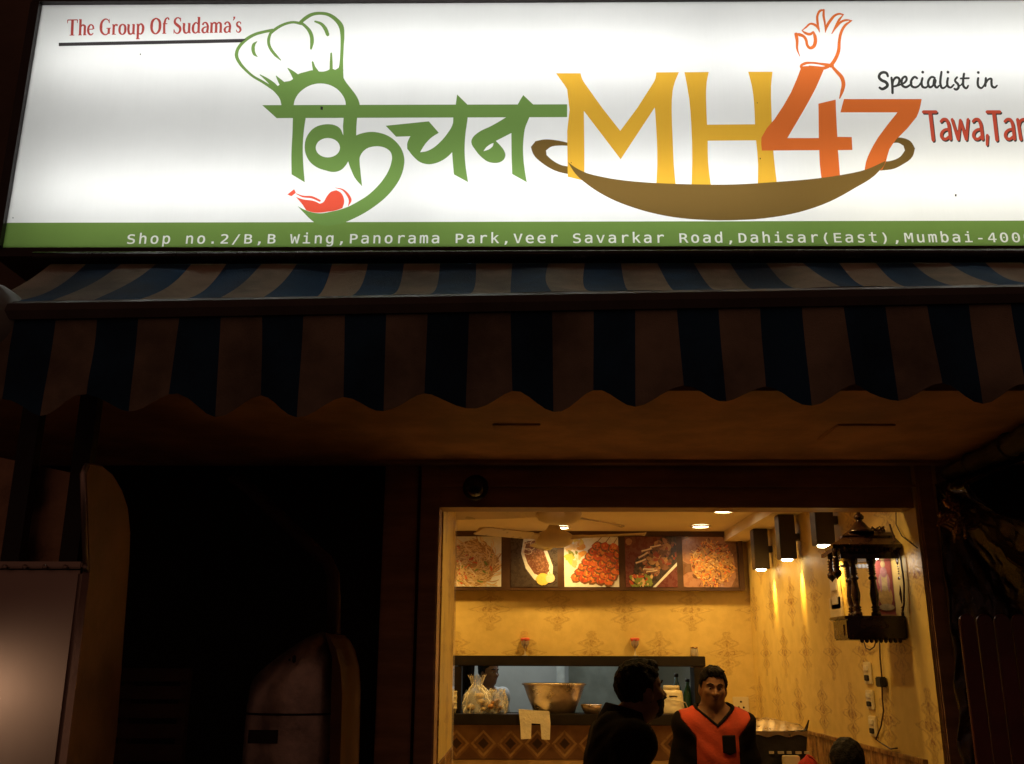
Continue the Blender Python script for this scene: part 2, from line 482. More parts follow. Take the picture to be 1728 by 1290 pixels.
# handle of the pan, pan, letters
layer('pan_emblem',
      cB.poly([(1650, 470), (1500, 440), (1420, 435), (1340, 450), (1300, 500), (1320, 560), (1400, 640), (1500, 700), (1680, 745), (1700, 700), (1640, 672), (1560, 655), (1480, 610), (1435, 570), (1430, 530), (1470, 500), (1540, 488), (1650, 492)]),
      cI.poly([(745, 690), (768, 682), (800, 683), (840, 700), (862, 735), (850, 775), (800, 815), (760, 835), (690, 845), (700, 800), (740, 797), (790, 775), (812, 745), (805, 722), (780, 708), (745, 710)]))
layer('yellow_lettering',
      cH.poly([(168, 357), (287, 357), (295, 385), (310, 410), (480, 637), (640, 405), (652, 380), (655, 353), (765, 352), (745, 400), (735, 440), (730, 530), (735, 680), (740, 800), (750, 905), (655, 905), (660, 800), (658, 680), (648, 523), (482, 775), (303, 540), (305, 700), (306, 880), (225, 860), (222, 640), (222, 435), (195, 395)], n=2),
      cH.poly([(792, 352), (910, 351), (900, 400), (897, 480), (902, 607), (1135, 605), (1130, 500), (1120, 420), (1102, 350), (1220, 350), (1213, 420), (1215, 540), (1220, 680), (1228, 780), (1243, 905), (1148, 905), (1150, 800), (1140, 683), (905, 685), (907, 790), (922, 910), (826, 910), (830, 780), (825, 600), (815, 480)], n=2))
w0 = 30
layer('orange_lettering',
      cH.poly([(1362, 322), (1470, 338), (1430, 430), (1370, 540), (1292, 672), (1445, 672), (1443, 505), (1527, 485), (1530, 570), (1535, 666), (1605, 667), (1608, 730), (1538, 731), (1550, 880), (1460, 885), (1450, 800), (1447, 731), (1168, 733), (1166, 670), (1230, 580), (1310, 450)], n=2),
      cI.poly([(510, 491), (895, 491), (885, 540), (870, 580), (770, 690), (735, 740), (718, 800), (700, 840), (610, 860), (620, 800), (640, 750), (680, 680), (775, 557), (493, 557)], n=2),
      *[cC.rib(s) for s in (
          [(585, 800, 46), (640, 720, 44), (680, 620, 42), (690, 500, 36), (710, 400, 34), (760, 310, 32), (832, 255, 18)],
          [(845, 252, 8), (780, 245, 24), (720, 262, 28), (660, 320, 28), (600, 410, 8)],
          [(738, 182, 10), (690, 240, 30), (640, 330, 22), (598, 410, 8)],
          [(740, 180, 14), (690, 170, 24), (640, 187, 28), (590, 240, 34), (540, 320, 34), (520, 395, 8)],
          [(502, 122, 24), (500, 190, 30), (515, 280, 24), (521, 390, 8)],
          [(508, 122, 14), (460, 132, 30), (427, 185, 28), (428, 280, 30), (452, 392, 8)],
          [(452, 392, 8), (432, 335, 34), (392, 302, 30), (340, 290, 24), (290, 330, 22), (238, 372, 10)],
          [(238, 372, 10), (280, 402, 30), (340, 415, 34), (375, 388, 22)],
          [(375, 388, 22), (395, 440, 40), (398, 520, 44), (375, 568, 42), (335, 582, 36), (303, 550, 32), (290, 490, 34), (262, 445, 34), (210, 422, 40), (150, 408, 10)],
          [(168, 415, 44), (180, 500, 36), (180, 590, 26), (212, 682, 8)],
          [(245, 835, 34), (226, 805, 28), (270, 772, 34), (350, 762, 24), (450, 772, 26), (560, 790, 40), (610, 798, 34)],
          [(325, 800, 12), (420, 815, 24), (500, 826, 40), (560, 808, 34)],
          [(600, 805, 30), (660, 870, 40), (720, 940, 46), (740, 1020, 48), (725, 1100, 42), (695, 1190, 16)])],
      cC.poly([(226, 805), (330, 802), (420, 815), (505, 835), (490, 860), (240, 860)]))
layer('pan_emblem',
      cH.poly([(225, 788), (262, 815), (300, 835), (400, 862), (520, 880), (650, 890), (850, 897), (1040, 897), (1240, 885), (1400, 872), (1550, 852), (1680, 823), (1769, 783), (1762, 805), (1740, 830), (1715, 855), (1620, 915), (1500, 980), (1350, 1032), (1180, 1062), (1000, 1072), (850, 1068), (700, 1050), (550, 1012), (430, 965), (330, 905), (262, 845)], n=4))
GRN = [cP.poly([(442.5, 177.8), (957, 176.4), (957, 198), (466.8, 199.7)], False)]
for s in ([(520, 1010, 40), (380, 920, 32), (260, 850, 30), (180, 780, 32), (110, 700, 38), (65, 600, 42), (75, 540, 40), (110, 480, 38), (180, 410, 40), (280, 350, 36), (400, 315, 34), (505, 295, 36)],
          [(470, 340, 30), (540, 280, 36), (640, 225, 32), (750, 200, 30), (850, 217, 36)],
          [(482, 320, 30), (455, 400, 36), (455, 460, 36), (490, 540, 36), (540, 600, 34), (600, 658, 12)],
          [(845, 205, 34), (900, 250, 36), (950, 310, 44), (975, 380, 46), (978, 440, 46), (966, 520, 26)],
          [(840, 200, 40), (900, 150, 44), (980, 105, 40), (1080, 92, 36), (1170, 105, 40), (1260, 160, 48), (1330, 250, 60), (1345, 350, 48), (1343, 480, 40), (1335, 650, 40), (1328, 800, 56), (1325, 880, 70)],
          [(312, 433, 8), (275, 470, 38), (266, 530, 44), (282, 585, 36), (318, 617, 8)],
          [(1015, 190, 22), (1090, 220, 36), (1140, 280, 46), (1168, 350, 42)],
          [(350, 835, 10), (430, 890, 36), (500, 950, 60), (560, 1010, 60)], [(545, 850, 10), (590, 910, 50), (640, 970, 80)],
          [(685, 755, 10), (740, 810, 50), (790, 870, 90)], [(985, 680, 22), (1000, 740, 36), (1030, 810, 70)], [(1210, 575, 22), (1210, 680, 36), (1210, 790, 40)]):
    GRN.append(cA.rib(s))
GRN.append(cA.poly([(610, 1212), (590, 1130), (540, 1060), (490, 1010), (520, 985), (560, 975), (600, 940), (650, 920), (720, 905), (765, 870), (800, 835), (900, 800), (1000, 780), (1040, 790), (1100, 797), (1160, 785), (1200, 765), (1230, 765), (1260, 775), (1300, 750), (1312, 700), (1352, 750), (1355, 860), (1380, 910), (1440, 990), (1520, 1100), (1550, 1170), (1558, 1212), (1388, 1212), (1380, 1150), (1340, 1070), (1270, 1000), (1180, 955), (1080, 940), (980, 955), (880, 1005), (810, 1070), (770, 1140), (755, 1212)]))
GRN.append(cG.poly([(80, 215), (202, 215), (185, 330), (174, 480), (177, 640), (192, 830), (68, 755), (66, 560), (76, 350)]))
GRN.append(cG.poly([(560, 215), (688, 215), (679, 390), (690, 480), (640, 560), (557, 385)], n=2))
ell = [(411 + 115 * math.cos(a * math.pi / 14), 503 + 92 * math.sin(a * math.pi / 14)) for a in range(28)]
GRN.append([cG.poly([(192, 500), (200, 430), (235, 360), (290, 310), (360, 285), (420, 280), (490, 295), (530, 325), (555, 382), (600, 450), (650, 520), (625, 600), (604, 632), (580, 670), (540, 710), (490, 730), (450, 732), (390, 718), (320, 695), (260, 655), (220, 605), (198, 550)]), [cG.pt(*p) for p in ell]])
GRN.append(cG.poly([(630, 430), (678, 388), (740, 365), (820, 353), (900, 362), (980, 390), (1060, 450), (1110, 520), (1134, 600), (1130, 680), (1100, 780), (1040, 880), (950, 980), (850, 1060), (740, 1130), (640, 1180), (560, 1214), (290, 1214), (240, 1175), (190, 1125), (125, 1055), (160, 1075), (215, 1100), (280, 1118), (360, 1122), (430, 1110), (500, 1095), (600, 1062), (700, 1010), (780, 960), (860, 890), (930, 810), (980, 730), (1010, 650), (1018, 590), (1005, 545), (965, 510), (900, 490), (840, 492), (780, 510), (735, 550), (712, 600), (712, 640), (720, 730), (735, 868), (665, 785), (635, 720), (604, 632), (590, 520)]))
GRN.append(cB.poly([(55, 318), (425, 280), (510, 378), (440, 425), (390, 480), (350, 545), (400, 538), (460, 510), (520, 460), (580, 390), (632, 295), (635, 240), (655, 140), (668, 50), (760, 140), (758, 250), (740, 380), (732, 520), (738, 640), (762, 802), (640, 735), (632, 640), (625, 545), (590, 580), (540, 615), (480, 640), (420, 648), (350, 630), (300, 590), (240, 515), (240, 470), (255, 430), (267, 408), (145, 412)]))
GRN.append([cB.poly([(1185, 140), (1210, 95), (1235, 55), (1325, 140), (1285, 250), (1250, 340), (1238, 420), (1233, 520), (1240, 640), (1265, 802), (1140, 732), (1135, 560), (1133, 380), (1000, 448), (1040, 490), (1070, 530), (1082, 570), (1070, 605), (1030, 632), (980, 637), (930, 625), (880, 590), (820, 520), (795, 480), (790, 450), (805, 415), (850, 375), (960, 320), (1080, 250), (1150, 200)]),
            cB.poly([(980, 465), (975, 490), (950, 515), (893, 537), (920, 500), (950, 478)])])
layer('green_lettering', *GRN)
layer('chilli_emblem',
      cG.poly([(108, 968), (170, 990), (290, 1010), (335, 1033), (365, 1020), (400, 965), (440, 920), (490, 905), (530, 925), (560, 975), (565, 1020), (548, 1075), (480, 1098), (400, 1110), (320, 1118), (250, 1110), (205, 1095), (170, 1040)]),
      cG.rib([(112, 938, 6), (170, 963, 16), (260, 972, 22), (335, 1005, 20)]), cG.poly([(28, 945), (92, 895), (108, 930), (65, 962)], False),
      cG.rib([(480, 882, 3), (550, 900, 14), (600, 950, 26), (622, 1000, 28), (605, 1052, 6)]))
layer('underline', cE.poly([(48, 275), (1705, 240), (1660, 272), (48, 305)], False))
# handwriting, three colours of lettering
SPEC = [[(190, 195, 26), (175, 160, 30), (140, 150, 32), (100, 170, 32), (90, 205, 32), (120, 240, 34), (170, 265, 34), (185, 295, 34), (160, 325, 34), (120, 338, 32), (95, 322, 26)],
        [(230, 210, 26), (240, 290, 30), (242, 385, 28)], [(242, 300, 22), (252, 240, 26), (285, 208, 28), (314, 218, 28), (318, 258, 28), (295, 298, 26), (255, 310, 22)],
        [(300, 300, 20), (340, 285, 22), (380, 265, 24), (402, 225, 26), (390, 200, 26), (360, 212, 26), (345, 255, 28), (355, 300, 28), (390, 318, 28), (430, 300, 24), (460, 270, 20)],
        [(520, 218, 26), (495, 202, 26), (465, 225, 28), (450, 270, 28), (465, 310, 28), (500, 320, 26), (540, 300, 22), (565, 265, 20)],
        [(580, 215, 26), (570, 270, 28), (585, 315, 28), (620, 322, 24), (650, 290, 20)], [(582, 146, 32), (585, 151, 32)],
        [(720, 215, 26), (690, 202, 26), (655, 230, 28), (645, 285, 28), (665, 318, 28), (695, 305, 24), (722, 230, 26), (720, 300, 28), (740, 322, 26), (770, 300, 20)],
        [(795, 145, 26), (785, 220, 28), (785, 290, 28), (805, 328, 26), (840, 315, 22), (858, 290, 20)],
        [(868, 215, 26), (860, 270, 28), (870, 310, 28), (895, 322, 24), (935, 290, 20)], [(867, 146, 32), (870, 151, 32)],
        [(972, 205, 24), (948, 240, 26), (985, 290, 28), (988, 322, 28), (960, 345, 28), (940, 335, 22)], [(985, 310, 18), (1020, 290, 18), (1040, 255, 18)],
        [(1050, 165, 26), (1040, 250, 28), (1047, 310, 28), (1075, 330, 26), (1098, 300, 20)], [(1012, 220, 22), (1105, 216, 22)],
        [(1210, 215, 26), (1205, 270, 28), (1215, 312, 28), (1245, 328, 24), (1275, 300, 20), (1292, 255, 18)], [(1210, 150, 32), (1213, 154, 32)],
        [(1297, 215, 26), (1290, 305, 28)], [(1290, 285, 20), (1330, 228, 24), (1355, 222, 26), (1360, 262, 28), (1370, 310, 28), (1395, 322, 26), (1425, 298, 18)]]
TAWA = []
def letter_T(x): TAWA.extend([[(x, 597, 36), (x + 145, 597, 36)], [(x + 76, 600, 42), (x + 112, 915, 40)]])
def letter_a(x): TAWA.extend([[(x + 5, 705, 34), (x + 30, 682, 34), (x + 62, 684, 36), (x + 85, 720, 38), (x + 100, 800, 38), (x + 112, 905, 36)], [(x + 95, 790, 28), (x + 45, 802, 32), (x + 12, 840, 36), (x + 18, 888, 36), (x + 50, 905, 34), (x + 105, 868, 28)]])
letter_T(590); letter_a(785)
TAWA.extend([[(915, 682, 34), (985, 908, 36)], [(985, 908, 34), (1008, 690, 32)], [(1008, 690, 32), (1076, 908, 36)], [(1076, 908, 34), (1095, 682, 34)]])
letter_a(1148); TAWA.append([(1313, 862, 36), (1310, 970, 28)])
letter_T(1310); letter_a(1508)
TAWA.extend([[(1655, 682, 36), (1692, 908, 38)], [(1668, 760, 30), (1695, 692, 34), (1735, 684, 36), (1765, 725, 38), (1785, 908, 38)]])
def ring(cx): return [(cx + 52 * math.cos(a * math.pi / 6), 795 + 108 * math.sin(a * math.pi / 6), 36) for a in range(13)]
TAWA.extend([ring(1880), [(1920, 580, 36), (1945, 905, 38)], ring(2035), ring(2195), [(2300, 682, 36), (2330, 905, 38)], [(2312, 760, 30), (2340, 694, 34), (2390, 690, 34)]])
SERIF = {  # strokes (x, y, weight) on a unit cap height
 'T': (.95, [[(.02, .965, .07), (.86, .965, .07)], [(.03, .96, .07), (.03, .76, .03)], [(.85, .96, .07), (.85, .76, .03)], [(.44, .96, .17), (.44, .03, .17)], [(.24, .025, .05), (.64, .025, .05)]]),
 'h': (.74, [[(.16, 1.0, .15), (.16, .02, .15)], [(.02, .98, .05), (.2, .98, .05)], [(.2, .52, .07), (.36, .64, .1), (.52, .58, .14), (.54, .4, .15), (.54, .02, .15)], [(.02, .025, .05), (.32, .025, .05)], [(.42, .025, .05), (.7, .025, .05)]]),
 'e': (.62, [[(.1, .37, .06), (.5, .37, .06)], [(.52, .37, .12), (.46, .58, .1), (.3, .65, .08), (.13, .52, .13), (.09, .3, .15), (.17, .1, .13), (.34, .02, .09), (.53, .13, .05)]]),
 'G': (1.02, [[(.8, .72, .04), (.72, .9, .07), (.5, .98, .08), (.24, .86, .13), (.12, .5, .18), (.24, .14, .14), (.52, .01, .08), (.78, .12, .08)], [(.8, .98, .03), (.8, .72, .05)], [(.78, .06, .15), (.78, .4, .15)], [(.58, .41, .05), (.94, .41, .05)]]),
 'r': (.56, [[(.16, .62, .15), (.16, .02, .15)], [(.02, .62, .05), (.2, .62, .05)], [(.2, .46, .06), (.32, .62, .1), (.48, .56, .13)], [(.02, .025, .05), (.36, .025, .05)]]),
 'o': (.7, [[(.33, .65, .07), (.15, .55, .13), (.09, .33, .16), (.15, .1, .13), (.33, .01, .07), (.51, .1, .13), (.57, .33, .16), (.51, .55, .13), (.33, .65, .07)]]),
 'u': (.76, [[(.14, .62, .15), (.14, .2, .15), (.22, .05, .13), (.36, .02, .09), (.52, .14, .06)], [(.55, .63, .15), (.55, .02, .15)], [(.01, .62, .05), (.18, .62, .05)], [(.42, .62, .05), (.58, .62, .05)], [(.55, .025, .05), (.71, .025, .05)]]),
 'p': (.74, [[(.16, .62, .15), (.16, -.28, .15)], [(.02, .62, .05), (.2, .62, .05)], [(.02, -.28, .05), (.34, -.28, .05)], [(.2, .5, .06), (.38, .64, .1), (.56, .5, .15), (.58, .3, .16), (.5, .08, .12), (.36, .01, .08), (.2, .1, .06)]]),
 'O': (1.05, [[(.48, .98, .08), (.22, .84, .15), (.12, .5, .18), (.22, .15, .15), (.48, .01, .08), (.74, .15, .15), (.84, .5, .18), (.74, .84, .15), (.48, .98, .08)]]),
 'f': (.5, [[(.54, .86, .1), (.46, .98, .08), (.3, .94, .1), (.2, .76, .14), (.18, .02, .15)], [(.02, .62, .06), (.42, .62, .06)], [(.02, .025, .05), (.36, .025, .05)]]),
 'S': (.74, [[(.58, .74, .05), (.52, .92, .08), (.34, .98, .08), (.15, .87, .12), (.13, .68, .15), (.34, .52, .18), (.55, .36, .17), (.56, .15, .14), (.36, .01, .08), (.16, .08, .07), (.08, .26, .05)], [(.58, .98, .03), (.58, .74, .05)], [(.07, .26, .05), (.07, 0, .03)]]),
 'd': (.76, [[(.55, 1.0, .15), (.55, .02, .15)], [(.42, .98, .05), (.58, .98, .05)], [(.5, .54, .06), (.33, .65, .09), (.15, .53, .13), (.09, .32, .16), (.15, .09, .13), (.32, .01, .08), (.5, .12, .06)], [(.55, .025, .05), (.71, .025, .05)]]),
 'a': (.66, [[(.1, .5, .13), (.18, .62, .09), (.34, .65, .09), (.47, .54, .13), (.48, .02, .15)], [(.48, .38, .06), (.22, .34, .09), (.1, .18, .15), (.2, .03, .11), (.34, .03, .07), (.48, .14, .05)], [(.48, .025, .05), (.62, .025, .05)]]),
 'm': (1.12, [[(.16, .62, .15), (.16, .02, .15)], [(.02, .62, .05), (.2, .62, .05)], [(.2, .5, .06), (.34, .63, .1), (.5, .57, .14), (.53, .4, .15), (.53, .02, .15)], [(.57, .5, .06), (.72, .63, .1), (.87, .57, .14), (.9, .4, .15), (.9, .02, .15)], [(.02, .025, .05), (.31, .025, .05)], [(.4, .025, .05), (.66, .025, .05)], [(.78, .025, .05), (1.05, .025, .05)]]),
 "'": (.3, [[(.16, .98, .13), (.17, .88, .1), (.08, .74, .03)]]),
 's': (.55, [[(.42, .5, .04), (.38, .61, .07), (.25, .65, .08), (.11, .56, .11), (.14, .42, .13), (.34, .3, .14), (.41, .15, .13), (.28, .01, .08), (.13, .05, .06), (.07, .17, .04)]])}
GROUP = []
adv = {'T': 178 - 118 + 30}
words = [('The', 118, 362), ('Group', 405, 808), ('Of', 853, 1012), ("Sudama's", 1056, 1668)]
for wd, xa, xb in words:
    tot = sum(SERIF[c][0] for c in wd); k = (xb - xa) / tot; x = xa
    for c in wd:
        a, st = SERIF[c]
        for s in st:
            q = []
            for gx, gy, gw in s:
                X = x + gx * k; base = 212 - (X - 130) * 0.019
                q.append((X - gy * -6, base - gy * 143, gw * (k + 143) * 0.56))
            GROUP.append(cE.rib(q, cap=False))
        x += a * k
layer('red_lettering', *GROUP)
layer('dark_lettering', *([cD.rib(s) for s in SPEC] + [cD.rib([(x + 11, y + 15, w) for x, y, w in s]) for s in TAWA]))
layer('tomato_lettering', *[cD.rib(s) for s in TAWA])
